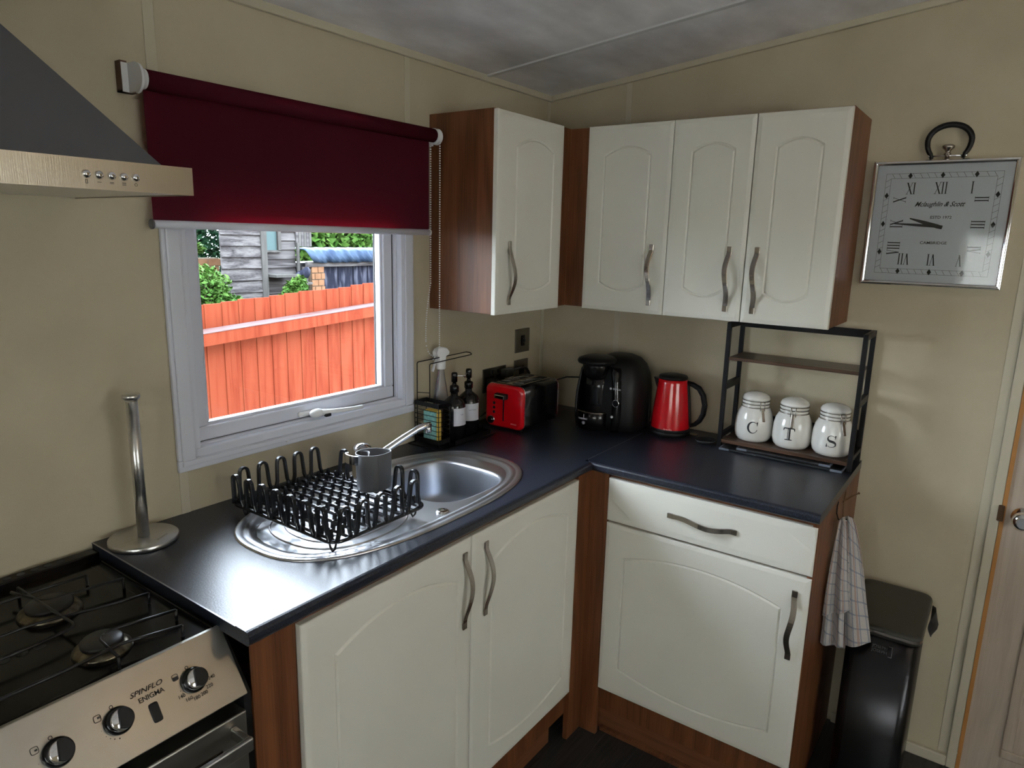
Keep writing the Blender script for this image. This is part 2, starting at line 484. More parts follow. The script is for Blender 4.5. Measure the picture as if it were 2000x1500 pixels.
# the simple windows behind the camera
for nm, kind in (('window_2', 'end'), ('window_3', 'side')):
    rt = thing(nm, None, None, (END_X, -2.0, 0.86) if kind == 'end' else (-1.9, FAR_Y, 0.86), kind='structure')
    b = MB(); g = MB()
    if kind == 'end':
        for y0, y1, z0, z1 in ((EY0, EY1, EZ0, EZ0 + .05), (EY0, EY1, EZ1 - .05, EZ1), (EY0, EY0 + .05, EZ0 + .05, EZ1 - .05), (EY1 - .05, EY1, EZ0 + .05, EZ1 - .05), (-2.04, -1.98, EZ0 + .05, EZ1 - .05)):
            b.box(END_X - .07, END_X - .02, y0, y1, z0, z1)
        g.box(END_X - .055, END_X - .05, EY0 + .05, EY1 - .05, EZ0 + .05, EZ1 - .05)
        cpts = [(END_X + .03 + .012 * math.sin(k * 1.3), EY1 + .05 - k * (EY1 - EY0 + .1) / 120) for k in range(121)]
        b.build('window_frame', M['white'], rt); g.build('pane', M['glass'], rt)
        c = MB(); c.add([(x, y, 0.80) for x, y in cpts] + [(x, y, 1.80) for x, y in cpts], [(i, i + 1, 122 + i, 121 + i) for i in range(120)], True)
        c.build('dimming_net_curtain', M['net'], rt, fixn=False)
    else:
        for x0, x1, z0, z1 in ((FX0, FX1, FZ0, FZ0 + .05), (FX0, FX1, FZ1 - .05, FZ1), (FX0, FX0 + .05, FZ0 + .05, FZ1 - .05), (FX1 - .05, FX1, FZ0 + .05, FZ1 - .05), (-1.93, -1.87, FZ0 + .05, FZ1 - .05)):
            b.box(x0, x1, FAR_Y - .07, FAR_Y - .02, z0, z1)
        g.box(FX0 + .05, FX1 - .05, FAR_Y - .055, FAR_Y - .05, FZ0 + .05, FZ1 - .05)
        b.build('window_frame', M['white'], rt); g.build('pane', M['glass'], rt)
        cpts = [(FX0 - .05 + k * (FX1 - FX0 + .1) / 120, FAR_Y + .03 + .012 * math.sin(k * 1.3)) for k in range(121)]
        c = MB(); c.add([(x, y, 0.80) for x, y in cpts] + [(x, y, 1.80) for x, y in cpts], [(i, i + 1, 122 + i, 121 + i) for i in range(120)], True)
        c.build('dimming_net_curtain', M['net'], rt, fixn=False)  # unseen curtain, added to cut the daylight from the side window
# ceiling (two slopes) and its strips
b = MB()
for ya, yb in ((0.07, RIDGE_Y), (RIDGE_Y, FAR_Y - .09)):
    za, zb = zceil(min(ya, 0)) - (0.07 * SL if ya > 0 else 0), zceil(yb)
    b.add([(END_X - .09, ya, za), (0.09, ya, za), (0.09, yb, zb), (END_X - .09, yb, zb), (END_X - .09, ya, za + .05), (0.09, ya, za + .05), (0.09, yb, zb + .05), (END_X - .09, yb, zb + .05)],
          [(0, 1, 2, 3), (4, 7, 6, 5), (0, 4, 5, 1), (1, 5, 6, 2), (2, 6, 7, 3), (3, 7, 4, 0)])
st(b.build('ceiling', M['ceil']))


def slopebar(x0, x1, y0, y1, th, ov=0.0):
    bb = MB()
    vs = []
    for x in (x0, x1):
        for y in (y0, y1):
            vs += [(x, y, zceil(y) - th), (x, y, zceil(y) + 0.004)]
    bb.add(vs, [(0, 1, 3, 2), (4, 6, 7, 5), (0, 2, 6, 4), (1, 5, 7, 3), (0, 4, 5, 1), (2, 3, 7, 6)])
    return bb


st(slopebar(-0.437, -0.415, 0, RIDGE_Y, 0.006).build('trim_1', M['ceil_trim'], bevel=.002))
st(slopebar(-1.66, -1.638, 0, RIDGE_Y, 0.006).build('trim_2', M['ceil_trim'], bevel=.002))
st(slopebar(-0.014, 0.0, 0, RIDGE_Y, 0.02).build('trim_3', M['trim'], bevel=.002))
b = MB(); b.box(END_X, -0.001, -0.014, 0.0, ZC - 0.02, ZC + 0.003); st(b.build('trim_4', M['trim'], bevel=.002))


def wall_strip(name, x0, x1, z0, z1):
    b_ = MB(); b_.box(x0, x1, -0.0028, 0.0, z0, z1); return st(b_.build(name, M['trim'], bevel=.001))


wall_strip('trim_5', -0.835, -0.812, 1.80, ZC - .02)
wall_strip('trim_6', -1.637, -1.612, 1.80, ZC - .02)
wall_strip('trim_8', -1.637, -1.614, 0.90, 1.01)
wall_strip('trim_12', -0.022, -0.0001, 0.90, ZC - .02)
b = MB(); b.box(-0.0028, 0, -0.363, -0.340, 0.90, zceil(-.35) - .02); st(b.build('trim_9', M['trim'], bevel=.001))
# vertical board joint and architrave beside the room door
b = MB(); b.box(-0.0025, 0, -1.655, -1.628, FL + .045, 2.30); st(b.build('trim_10', M['trim'], bevel=.001))
b = MB(); b.box(-0.012, 0, -1.682, -1.655, FL, 2.0); b.box(-.006, 0, -1.67, -1.655, FL, 2.0); st(b.build('trim_11', M['trim'], bevel=.003))
b = MB(); b.box(-0.014, 0, -1.655, -1.30, FL, FL + .038); st(b.build('baseboard_right', M['trim'], bevel=.004))
# floor with planks
fl = thing('floor', None, None, (0, 0, FL), kind='structure')
b = MB(); b.box(END_X - .09, .09, FAR_Y - .09, .07, FL - .05, FL - .003); b.build('subfloor', M['floor'], fl)
pm = MB(); pm.box(0, 1.196, 0, 0.117, 0, 0.003)
p0 = pm.build('plank', M['floor'], None, bevel=.0008, seg=1)
k = 0
for r_ in range(12):
    off = -2.4 + (0.4 * (r_ % 3))
    for c_ in range(3):
        x = off + c_ * 1.2
        if x > -0.2: continue
        o = p0 if k == 0 else p0.copy()
        if k: col.objects.link(o)
        o.parent = fl; k += 1
        wdt = min(1.0, (0.0 - x) / 1.2)
        o.location = (x, -0.56 - 0.12 * (r_ + 1), -0.003)
        o.scale = (wdt, 1, 1)

# round ceiling lamp behind the camera (its warm glint shows on the hood and the cooker)
lp = thing('ceiling_lamp', 'small round warm ceiling lamp behind the camera, out of the frame', 'lamp', (-1.09, -2.6, 2.2))
b = MB(); b.lathe([(.07, .066), (.07, .045), (.05, .04), (.05, .02)], (-1.09, -2.6, 2.2), 24); b.build('lamp_base', M['chrome'], lp)
mE, nE, bE = nodes('warm_lamp_glass'); bE.inputs['Emission Color'].default_value = (1.0, 0.66, 0.30, 1); bE.inputs['Emission Strength'].default_value = 14
b = MB(); b.lathe([(.05, .02), (.055, 0), (.04, -.03), (.005, -.042)], (-1.09, -2.6, 2.2), 24); b.build('lamp_glass', mE, lp)

# room door at the far right
dr = thing('door_1', None, None, (0, -1.69, FL), kind='structure')
b = MB(); b.box(-0.005, 0.035, DY0, -1.690, FL + .006, DZ1)
b.build('door_leaf', M['doorwood'], dr, bevel=.002)
b = MB(); b.box(-0.012, 0.0, -1.6935, -1.6825, FL + .006, DZ1); b.build('lipping', M['lipping'], dr)
for z0, z1 in ((0.02, 0.70), (0.92, 1.80)):
    for ya, yb in ((-2.30, -1.79),):
        f = MB()
        for q0, q1, w0, w1 in ((ya, yb, z0, z0 + .03), (ya, yb, z1 - .03, z1), (ya, ya + .03, z0 + .03, z1 - .03), (yb - .03, yb, z0 + .03, z1 - .03)):
            f.box(-.013, -.004, q0, q1, w0, w1)
        f.build('panel_moulding', M['doorwood'], dr, bevel=.004)
b = MB(); b.box(-0.018, -0.002, -1.690, -1.674, .795, .845); b.build('latch_plate', M['brass'], dr, bevel=.002)
b = MB(); b.lathe([(.03, 0), (.03, .004), (.012, .008), (.011, .022), (.022, .030), (.029, .042), (.027, .056), (.016, .063)], (0, 0, 0), 24, axis='x')
b.v = [(-.005 - x, y - 1.737, z + .818) for x, y, z in b.v]
b.build('door_knob', M['chrome'], dr)

# ------------------------------------------------------------------ kitchen window
wn = thing('window_1', None, None, (-1.23, 0, 1.013), kind='structure')


def frame_ring(x0, x1, z0, z1, wl, y0, y1, wb=None, wt=None, wr=None):
    b_ = MB(); wb = wb or wl; wt = wt or wl; wr = wr or wl
    b_.box(x0, x1, y0, y1, z0, z0 + wb); b_.box(x0, x1, y0, y1, z1 - wt, z1)
    b_.box(x0, x0 + wl, y0, y1, z0 + wb, z1 - wt); b_.box(x1 - wr, x1, y0, y1, z0 + wb, z1 - wt)
    return b_


# face trim lying on the wall
frame_ring(-1.640, -0.808, 1.010, 1.740, 0.050, -0.012, -0.0002, 0.030).build('face_trim', M['white'], wn, bevel=.003)
frame_ring(-1.632, -0.818, 1.024, 1.726, 0.034, -0.018, -0.011, 0.014).build('inner_bead', M['white'], wn, bevel=.003)
# reveal
frame_ring(-1.600, -0.845, 1.040, 1.705, 0.020, -0.0115, 0.030, 0.022).build('reveal', M['white'], wn, bevel=.002)
frame_ring(-1.586, -0.860, 1.056, 1.692, 0.012, 0.010, 0.034).build('reveal_step', M['white'], wn, bevel=.002)
# sash, glazing bead, gasket, outer frame
frame_ring(-1.574, -0.873, 1.068, 1.680, 0.038, 0.022, 0.058).build('sash', M['white'], wn, bevel=.004)
frame_ring(-1.537, -0.910, 1.105, 1.652, 0.009, 0.030, 0.054).build('glazing_bead', M['white'], wn, bevel=.003)
frame_ring(-1.600, -0.845, 1.040, 1.705, 0.045, 0.060, 0.070, 0.04).build('outer_frame', M['white'], wn)
frame_ring(-1.556, -0.889, 1.086, 1.662, 0.022, 0.0585, 0.0615).build('gasket', M['rubber'], wn)
b = MB(); b.box(-.906, -.889, .0705, .075, 1.082, 1.665); b.build('outer_seal', M['rubber'], wn)
frame_ring(-1.5775, -0.8695, 1.0645, 1.6835, 0.0038, 0.0215, 0.030).build('gasket', M['rubber'], wn)
b = MB(); b.box(-1.530, -0.918, .046, .050, 1.112, 1.645); b.build('pane', M['glass'], wn)
# espagnolette handle
hd = MB()
hd.box(-1.262, -1.205, 0.010, 0.023, 1.073, 1.089)
h = hd.build('handle', M['plastic_white'], wn, bevel=.006)
b = MB()
b.sphere((-1.213, -0.004, 1.081), .014, 12, 8, (1.8, 1.0, .95))
b.tube([(-1.20, -.006, 1.081), (-1.17, -.012, 1.079), (-1.10, -.020, 1.075), (-1.05, -.020, 1.073)], [.010, .0075, .0065, .006], 10)
b.build('lever', M['plastic_white'], h)
b = MB(); b.box(-1.192, -1.172, -.021, -.010, 1.067, 1.076); b.build('lock_button', M['blackm'], h, bevel=.002)
b = MB(); b.lathe([(.007, 0), (.006, .003), (.001, .005)], (0, 0, 0), 12, axis='y'); b.v = [(x - 1.325, -.0118 - y, z + 1.026) for x, y, z in b.v]
b.build('screw_cap', M['plastic_white'], wn)

# ------------------------------------------------------------------ roller blind
bl = thing('roller_blind', 'burgundy fabric roller blind half lowered over the kitchen window', 'blind', (-1.22, 0, 1.91))
BX0, BX1, FX9 = -1.676, -0.757, -0.758
b = MB(); n = 40
rings = []
for i, x in enumerate((BX0 + .006, BX1 - .002)):
    rings.append([(x, -.052 + .021 * math.cos(2 * PI * k / 28), 1.912 + .021 * math.sin(2 * PI * k / 28)) for k in range(28)])
b.loops(rings); b.build('fabric_roll', M['blind'], bl)
b = MB(); b.add([(BX0 + .010, -.0335, 1.620), (FX9, -.0335, 1.620), (FX9, -.0335, 1.908), (BX0 + .010, -.0335, 1.908)], [(0, 1, 2, 3)]); b.build('fabric', M['blind'], bl)
b = MB(); b.lathe([(.0095, 0), (.0095, FX9 - BX0 - .006)], (BX0 + .006, -.0335, 1.611), 16, axis='x'); b.build('bottom_bar', M['white'], bl)
for x in (BX0 + .006, FX9):
    b = MB(); b.lathe([(.011, 0), (.011, .004)], (x - .002, -.0335, 1.611), 16, axis='x'); b.build('end_cap', M['greyplastic'] if x < -1.2 else M['plastic_white'], bl)
# left bracket
b = MB(); b.box(-1.704, -1.690, -.022, 0, 1.885, 1.948); b.box(-1.704, -1.672, -.022, -.0, 1.885, 1.889); b.build('packer', M['bracketwood'], bl)
b = MB(); pl = [(-.022, 1.885), (-.022, 1.944), (-.052, 1.944)] + [(-.052 + .030 * math.cos(a), 1.912 + .031 * math.sin(a)) for a in [PI / 2 + PI * k / 10 for k in range(11)]] + [(-.052, 1.885)]
b.loops([[(x, y, z) for y, z in pl] for x in (-1.690, -1.684)]); b.box(-1.703, -1.684, -.024, -.020, 1.885, 1.944)
b.build('bracket', M['plastic_white'], bl)
b = MB(); b.lathe([(.014, 0), (.014, .006), (.021, .008), (.021, .013)], (-1.684, -.052, 1.912), 20, axis='x'); b.build('idler', M['plastic_white'], bl)
# right bracket and chain
b = MB(); b.lathe([(.025, 0), (.025, .004), (.0215, .006), (.0215, .014), (.025, .016), (.025, .020)], (BX1 - .002, -.052, 1.910), 28, axis='x')
b.box(BX1 + .016, BX1 + .024, -.03, -.0, 1.884, 1.936); b.build('chain_drive', M['plastic_white'], bl)
b = MB()
cp = []
for i in range(0, 60): cp.append((BX1 + .006, -.034, 1.895 - i * .0075))
for i in range(0, 26):
    t = i / 25; cp.append((BX1 + .006 - .030 * math.sin(PI * .5 * t), -.034 - .006 * t, 1.445 - i * .0075))
for i in range(0, 9):
    t = i / 8; cp.append((BX1 - .024 + .040 * t * t, -.040 - .015 * t, 1.252 - .055 * math.sin(PI * t * .5) ** .8))
cr = []
for i in range(0, 88): cr.append((BX1 + .006, -.074, 1.895 - i * .0075))
x2, z2 = BX1 + .006, 1.895 - 88 * .0075
for i in range(0, 7):
    t = i / 6; cr.append((x2 - .014 * t ** 1.6, -.074 + .015 * t, z2 - .045 * t))
for p in cp + cr: b.sphere(p, .0026, 6, 4)
tag(b.build('bead_chain', M['plastic_white'], bl), kind='stuff')

# ------------------------------------------------------------------ worktops
HX0, HX1 = -1.849, -0.605
SC = Vector((-1.205, -0.320)); SA, SB, SE = 0.446, 0.236, 2.65


def sup(cx, cy, a, b_, e, th):
    c, s = math.cos(th), math.sin(th)
    r_ = (abs(c / a) ** e + abs(s / b_) ** e) ** (-1 / e)
    return (cx + r_ * c, cy + r_ * s)


def ray_to_rect(cx, cy, th, x0, x1, y0, y1):
    c, s = math.cos(th), math.sin(th); t = 1e9
    if c > 1e-9: t = min(t, (x1 - cx) / c)
    if c < -1e-9: t = min(t, (x0 - cx) / c)
    if s > 1e-9: t = min(t, (y1 - cy) / s)
    if s < -1e-9: t = min(t, (y0 - cy) / s)
    return (cx + t * c, cy + t * s)


def angles(n_, cx, cy, x0, x1, y0, y1):
    A = [2 * PI * k / n_ for k in range(n_)]
    for x in (x0, x1):
        for y in (y0, y1):
            a = math.atan2(y - cy, x - cx) % (2 * PI)
            i = min(range(n_), key=lambda q: abs((A[q] - a + PI) % (2 * PI) - PI)); A[i] = a
    return sorted(A)


wt = thing('worktop', 'charcoal speckled laminate worktop with the inset sink under the window', 'worktop', (-1.2, -.3, .87))
b = MB()
FY = -0.589
A = angles(120, SC.x, SC.y, HX0, HX1, FY, 0)
outer = [ray_to_rect(SC.x, SC.y, a, HX0, HX1, FY, -.0005) for a in A]
inner = [sup(SC.x, SC.y, SA - .008, SB - .008, SE, a) for a in A]
b.loops([[(x, y, .9) for x, y in outer], [(x, y, .9) for x, y in inner], [(x, y, .872) for x, y in inner]], False, False, False)
b.box(HX1, -.0005, -.5715, -.0005, .872, .9)
prof = [(-.589, .9), (-.594, .8990), (-.598, .8965), (-.600, .892), (-.600, .880), (-.598, .8755), (-.594, .872), (-.55, .872)]
b.add([(HX0, y, z) for y, z in prof] + [(HX1, y, z) for y, z in prof], [(i, i + 1, 9 + i, 8 + i) for i in range(7)] + [(0, 1, 2, 3, 4, 5, 6, 7)], False)
b.add([(HX0, -.0005, .9), (HX0, FY, .9), (HX0, -.55, .872), (HX0, -.0005, .872)], [(0, 1, 2, 3)])
b.build('surface', M['top'], wt, fixn=False)
b = MB(); b.box(HX0 - .0015, HX0 + .0015, -.560, -.002, .8995, .9006); b.build('edge_strip', M['joint'], wt)

wr = thing('worktop', 'charcoal speckled laminate worktop that carries the kettle and jar rack', 'worktop', (-.3, -.95, .87))
b = MB()
X0 = -.594; E0 = -1.288
top = [(X0, E0), (-.0005, E0), (-.0005, -.5725), (-.583, -.5725), (X0, -.583)]
b.add([(x, y, .9) for x, y in top], [(0, 1, 2, 3, 4)])
prof2 = [(-.594, .9), (-.599, .8990), (-.603, .8965), (-.605, .892), (-.605, .880), (-.603, .8755), (-.599, .872), (-.55, .872)]
b.add([(x, E0, z) for x, z in prof2] + [(x, -.583 if i < 7 else -.583, z) for i, (x, z) in enumerate(prof2)], [(i, i + 1, 9 + i, 8 + i) for i in range(7)] + [(15, 14, 13, 12, 11, 10, 9, 8)])
b.add([(X0, E0, .9), (-.0005, E0, .9), (-.0005, E0, .872), (-.55, E0, .872), (-.599, E0, .872), (-.603, E0, .8755), (-.605, E0, .880), (-.605, E0, .892), (-.603, E0, .8965), (-.599, E0, .899)], [tuple(range(10))])
b.build('surface', M['top'], wr, fixn=False)
b = MB(); b.box(-.585, -.18, -.5732, -.5712, .8998, .9004)
b.add([(-.585, -.5732, .9003), (-.585, -.5712, .9003), (-.6055, -.590, .9003), (-.6055, -.588, .9003)], [(0, 1, 3, 2)])
b.build('joint_strip', M['joint'], wr)

# ------------------------------------------------------------------ sink
sk = thing('sink', 'oval stainless steel inset sink and drainer in the dark worktop', 'sink', (SC.x, SC.y, .9))
BC = (-1.023, -0.325)
N = 96
TH = [2 * PI * k / N for k in range(N)]


def ring_at(ins, z):
    return [(*sup(SC.x, SC.y, SA - ins, SB - ins, SE, t), z) for t in TH]


b = MB()
rs = [ring_at(i, z) for i, z in ((.000, .9003), (.001, .9035), (.004, .9045), (.013, .9045), (.017, .9020), (.021, .9010), (.025, .9025), (.031, .9025), (.035, .9000), (.043, .8965), (.047, .8955))]
b.loops(rs, True, False, False)
# inner plate: resample by angle from the bowl centre so it bridges to the bowl opening


def sup_from(px, py, th, ins):
    lo_, hi_ = 0, 1.2
    for _ in range(40):
        m_ = (lo_ + hi_) / 2
        x, y = px + m_ * math.cos(th), py + m_ * math.sin(th)
        v_ = abs((x - SC.x) / (SA - ins)) ** SE + abs((y - SC.y) / (SB - ins)) ** SE
        if v_ < 1: lo_ = m_
        else: hi_ = m_
    return (px + lo_ * math.cos(th), py + lo_ * math.sin(th))


def bowl(ins, z, n_=N):
    return [(*sup(BC[0], BC[1], .150 - ins, .150 - ins, 3.4, t), z) for t in TH]


b.loops([[(*sup_from(BC[0], BC[1], t, .047), .8955) for t in TH], bowl(-.010, .8955), bowl(-.004, .8945), bowl(.0, .890)], True, False, False)
b.build('sink_top', M['sink'], sk, fixn=False)
b = MB()
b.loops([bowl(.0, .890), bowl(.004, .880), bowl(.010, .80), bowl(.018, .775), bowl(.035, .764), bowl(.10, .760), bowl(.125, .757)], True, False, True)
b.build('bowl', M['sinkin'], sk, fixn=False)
b = MB(); b.lathe([(.030, 0), (.032, .003), (.022, .004), (.018, .001)], (BC[0], BC[1], .7575), 24); b.build('waste', M['chrome'], sk)
b = MB(); b.lathe([(.017, 0), (.017, .003), (.014, .0045), (.004, .0046)], (-1.204, -.489, .8955), 24); b.build('overflow_cap', M['chrome'], sk)
for k in range(3):
    b = MB(); a_, c_ = .165 - k * .035, .150 - k * .032
    b.tube([(*sup(-1.405, -.325, a_, c_, 2.4, 2 * PI * q / 48), .8962) for q in range(48)], .0024, 6, True)
    b.build('drainer_ridge', M['sink'], sk)

# tap
tp = thing('mixer_tap', 'chrome kitchen tap with a long straight spout behind the dish rack', 'tap', (-1.15, -.125, .8955))
b = MB(); b.lathe([(.034, 0), (.034, .006), (.030, .010), (.029, .060), (.030, .078), (.027, .092), (.016, .101), (.003, .103)], (-1.15, -.125, .8955), 28)
b.build('tap_body', M['chrome'], tp)
b = MB(); b.tube([(-1.14, -.13, .935), (-1.10, -.146, .955), (-1.04, -.171, .990), (-.985, -.194, 1.019), (-.962, -.203, 1.026), (-.945, -.210, 1.026)], [.0125, .0115, .0105, .010, .010, .0098], 14)
b.build('spout', M['chrome'], tp)
b = MB(); b.lathe([(.0105, 0), (.0105, .018), (.008, .020)], (-.952, -.207, 1.003), 16); b.build('aerator', M['chrome'], tp)

# ------------------------------------------------------------------ doors / units
def vframe(plane, o_):
    """maps (s, t, d): s along the run left to right seen from the room, t up, d out of the face"""
    if plane == 'y':
        return lambda s, t, d: (s, o_ - d, t)
    return lambda s, t, d: (o_ - d, -s, t)


def arch_loop(s0, s1, t0, t1, rt_, rb_, n_=16):
    pts = []
    for k in range(n_ + 1):
        u = k / n_; pts.append((s1 + (s0 - s1) * u, t1 + rt_ * (1 - (2 * u - 1) ** 2)))
    for k in range(1, n_): pts.append((s0, t1 + (t0 - t1) * k / n_))
    for k in range(n_ + 1):
        u = k / n_; pts.append((s0 + (s1 - s0) * u, t0 - rb_ * (1 - (2 * u - 1) ** 2)))
    for k in range(1, n_): pts.append((s1, t0 + (t1 - t0) * k / n_))
    return pts


def panel_door(name, F, s0, s1, t0, t1, groove, parent, th=.018, bev=.013):
    """cream foil door: chamfered edge, routed V groove, one mesh"""
    b_ = MB()
    cs, ct = (s0 + s1) / 2, (t0 + t1) / 2

    def rect(i, d, A_):
        return [F(*ray_to_rect(cs, ct, a, s0 + i, s1 - i, t0 + i, t1 - i), d) for a in A_]
    if groove:
        g0, g1, h0, h1, rt_, rb_ = groove
        cs, ct = (g0 + g1) / 2, (h0 + h1) / 2
        L = arch_loop(g0, g1, h0, h1, rt_, rb_)
        A_ = [math.atan2(t - ct, s - cs) for s, t in L]

        def rect2(i, d):
            out = []
            x0, x1, y0, y1 = s0 + i, s1 - i, t0 + i, t1 - i
            ca = [math.atan2(y - ct, x - cs) for x in (x0, x1) for y in (y0, y1)]
            AA = list(A_)
            for c_ in ca:
                q = min(range(len(AA)), key=lambda z_: abs((AA[z_] - c_ + PI) % (2 * PI) - PI)); AA[q] = c_
            return [F(*ray_to_rect(cs, ct, a, x0, x1, y0, y1), d) for a in AA]

        def lp(f, d):
            return [F(cs + (s - cs) * (1 - f / (abs(g1 - g0) / 2)), ct + (t - ct) * (1 - f / ((h1 - h0) / 2 + (rt_ + rb_) / 2)), d) for s, t in L]
        b_.loops([rect2(0, 0), rect2(0, th - .004), rect2(.0015, th - .002), rect2(bev, th), lp(0, th), lp(.0045, th - .0042), lp(.009, th)], False, True, True)
    else:
        A_ = angles(24, cs, ct, s0, s1, t0, t1)
        b_.loops([rect(0, 0, A_), rect(0, th - .004, A_), rect(.0015, th - .002, A_), rect(bev, th, A_)], False, True, True)
    return b_.build(name, M['door'], parent)


def bow_handle(F, s, t, L, parent, horiz=False, th=.018, flip=1):
    b_ = MB(); pts = []
    n_ = 22
    for k in range(n_ + 1):
        u = k / n_
        e = min(1, max(0, (u - .10) / .80))
        out = th + .003 + .024 * math.sin(PI * e) ** 1.2
        lat = flip * .005 * math.sin(2 * PI * e) * (1 if 0 < e < 1 else 0)
        a = (u - .5) * L
        pts.append(F(s + a, t + lat, out) if horiz else F(s + lat, t + a, out))
    wd = (Vector(F(0, 1, 0)) - Vector(F(0, 0, 0))) if horiz else (Vector(F(1, 0, 0)) - Vector(F(0, 0, 0)))
    b_.strap(pts, wd, .0078, .0045)
    for u in (0.05, .95):
        a = (u - .5) * L
        c = F(s + a, t, th + .0015) if horiz else F(s, t + a, th + .0015)
        h_ = L * .04
        dx = Vector(F(1, 0, 0)) - Vector(F(0, 0, 0)); dy = Vector(F(0, 1, 0)) - Vector(F(0, 0, 0)); dd = Vector(F(0, 0, 1)) - Vector(F(0, 0, 0))
        ax, ay = (h_, .0078) if horiz else (.0078, h_)
        vs = [Vector(c) + dx * sx * ax + dy * sy * ay + dd * sd * .0022 for sd in (-1, 1) for sy in (-1, 1) for sx in (-1, 1)]
        b_.add(vs, [(0, 2, 3, 1), (4, 5, 7, 6), (0, 1, 5, 4), (2, 6, 7, 3), (0, 4, 6, 2), (1, 3, 7, 5)])
    return b_.build('handle', M['nickel'], parent, bevel=.001, seg=1)


FB = -.577   # carcass front planes; doors are 18 mm proud
Fy = vframe('y', FB)
Fx = vframe('x', FB)
# sink base unit
u = thing('base_cabinet', 'cream double-door base cabinet under the sink', 'cabinet', (-1.2, -.3, FL))
b = MB(); b.box(-1.836, -.675, FB, -.02, .02, .745); b.build('carcass', M['wood'], u)
b = MB(); b.box(-1.836, -1.740, FB - .004, FB, FL + .10, .8705); b.box(-1.740, -.675, FB - .0005, FB + .012, .745, .8705); b.build('face_frame', M['wood'], u)
d1 = panel_door('door', Fy, -1.735, -1.2115, .105, .858, (-1.657, -1.262, .19, .757, .045, .030), u)
bow_handle(Fy, -1.241, .720, .212, d1, flip=-1)
d2 = panel_door('door', Fy, -1.2085, -.6745, .105, .858, (-1.128, -.733, .192, .762, .045, .030), u)
bow_handle(Fy, -1.154, .720, .212, d2, flip=-1)
b = MB(); b.box(-1.836, -.72, -.545, -.529, FL, .02); b.build('plinth', M['wood_d'], u)
# corner post
u = thing('corner_post', 'walnut effect upright filling the inner corner between the two base cabinets', 'panel', (-.6, -.6, FL))
b = MB(); b.box(-.6735, -.590, -.590, -.572, FL, .8705); b.box(-.590, -.572, -.654, -.572, FL, .8705)
b.build('post_board', M['wood'], u, bevel=.0015)
# drawer unit
u = thing('base_cabinet', 'cream base cabinet with one drawer above one door, right of the corner', 'cabinet', (-.3, -.97, FL))
b = MB(); b.box(FB, -.002, -1.270, -.656, .02, .8705); b.build('carcass', M['wood'], u)
b = MB(); b.box(-.590, -.002, -1.2865, -1.2705, FL, .8705); b.build('end_panel', M['wood'], u)
dw = panel_door('drawer', Fx, .656, 1.284, .7155, .858, None, u, bev=.020)
bow_handle(Fx, .967, .787, .212, dw, True)
d = panel_door('door', Fx, .656, 1.284, .105, .7085, (.721, 1.217, .200, .602, .040, .034), u)
bow_handle(Fx, 1.246, .560, .212, d, flip=-1)
b = MB(); b.box(-.545, -.529, -1.2705, -.60, FL, .02); b.build('plinth', wood('walnut_plinth_side', (0.07, 0.022, 0.009), (0.13, 0.045, 0.018), (0.18, 0.07, 0.03), 'y'), u)
b = MB(); b.box(-.560, -.545, -1.2705, -.655, FL, FL + .014); b.build('plinth_bead', M['wood_d'], u)

# wall cupboards
UF = -.265
Uy = vframe('y', UF); Ux = vframe('x', UF)
TZ, BZ = 1.9825, 1.355
u = thing('wall_cabinet', 'single cream wall cupboard with a walnut side, beside the blind', 'cabinet', (-.53, -.13, BZ))
b = MB(); b.box(-.7198, -.337, UF, -.0005, BZ + .002, TZ + .003); b.build('carcass', M['wood'], u, bevel=.001)
d = panel_door('door', Uy, -.7190, -.3385, BZ, TZ, (-.622, -.399, 1.448, 1.887, .030, .026), u)
bow_handle(Uy, -.6505, 1.487, .205, d)
u = thing('corner_filler', 'walnut effect filler boards in the corner between the wall cupboards', 'panel', (-.3, -.3, BZ))
b = MB(); b.box(-.3365, UF - .0005, UF, UF + .014, BZ + .004, TZ); b.box(UF, UF + .014, -.3455, UF, BZ + .004, TZ)
b.build('filler_board', M['wood'], u)
u = thing('wall_cabinet', 'narrow cream wall cupboard right of the corner, handle on its right', 'cabinet', (-.13, -.5, BZ))
b = MB(); b.box(UF, -.0005, -.6615, -.346, BZ + .002, TZ + .003); b.build('carcass', M['wood'], u)
d = panel_door('door', Ux, .347, .6605, BZ, TZ, (.410, .588, 1.448, 1.885, .028, .026), u)
bow_handle(Ux, .610, 1.487, .205, d)
u = thing('wall_cabinet', 'cream double wall cupboard above the jar rack, two handles side by side', 'cabinet', (-.13, -.92, BZ))
b = MB(); b.box(UF, -.0005, -1.189, -.662, BZ + .002, TZ + .003); b.build('carcass', M['wood'], u, bevel=.001)
d = panel_door('door', Ux, .6625, .9235, BZ, TZ, (.725, .868, 1.448, 1.885, .024, .024), u)
bow_handle(Ux, .8755, 1.487, .205, d)
d = panel_door('door', Ux, .9265, 1.188, BZ, TZ, (.988, 1.124, 1.448, 1.885, .024, .024), u)
bow_handle(Ux, .962, 1.487, .205, d)

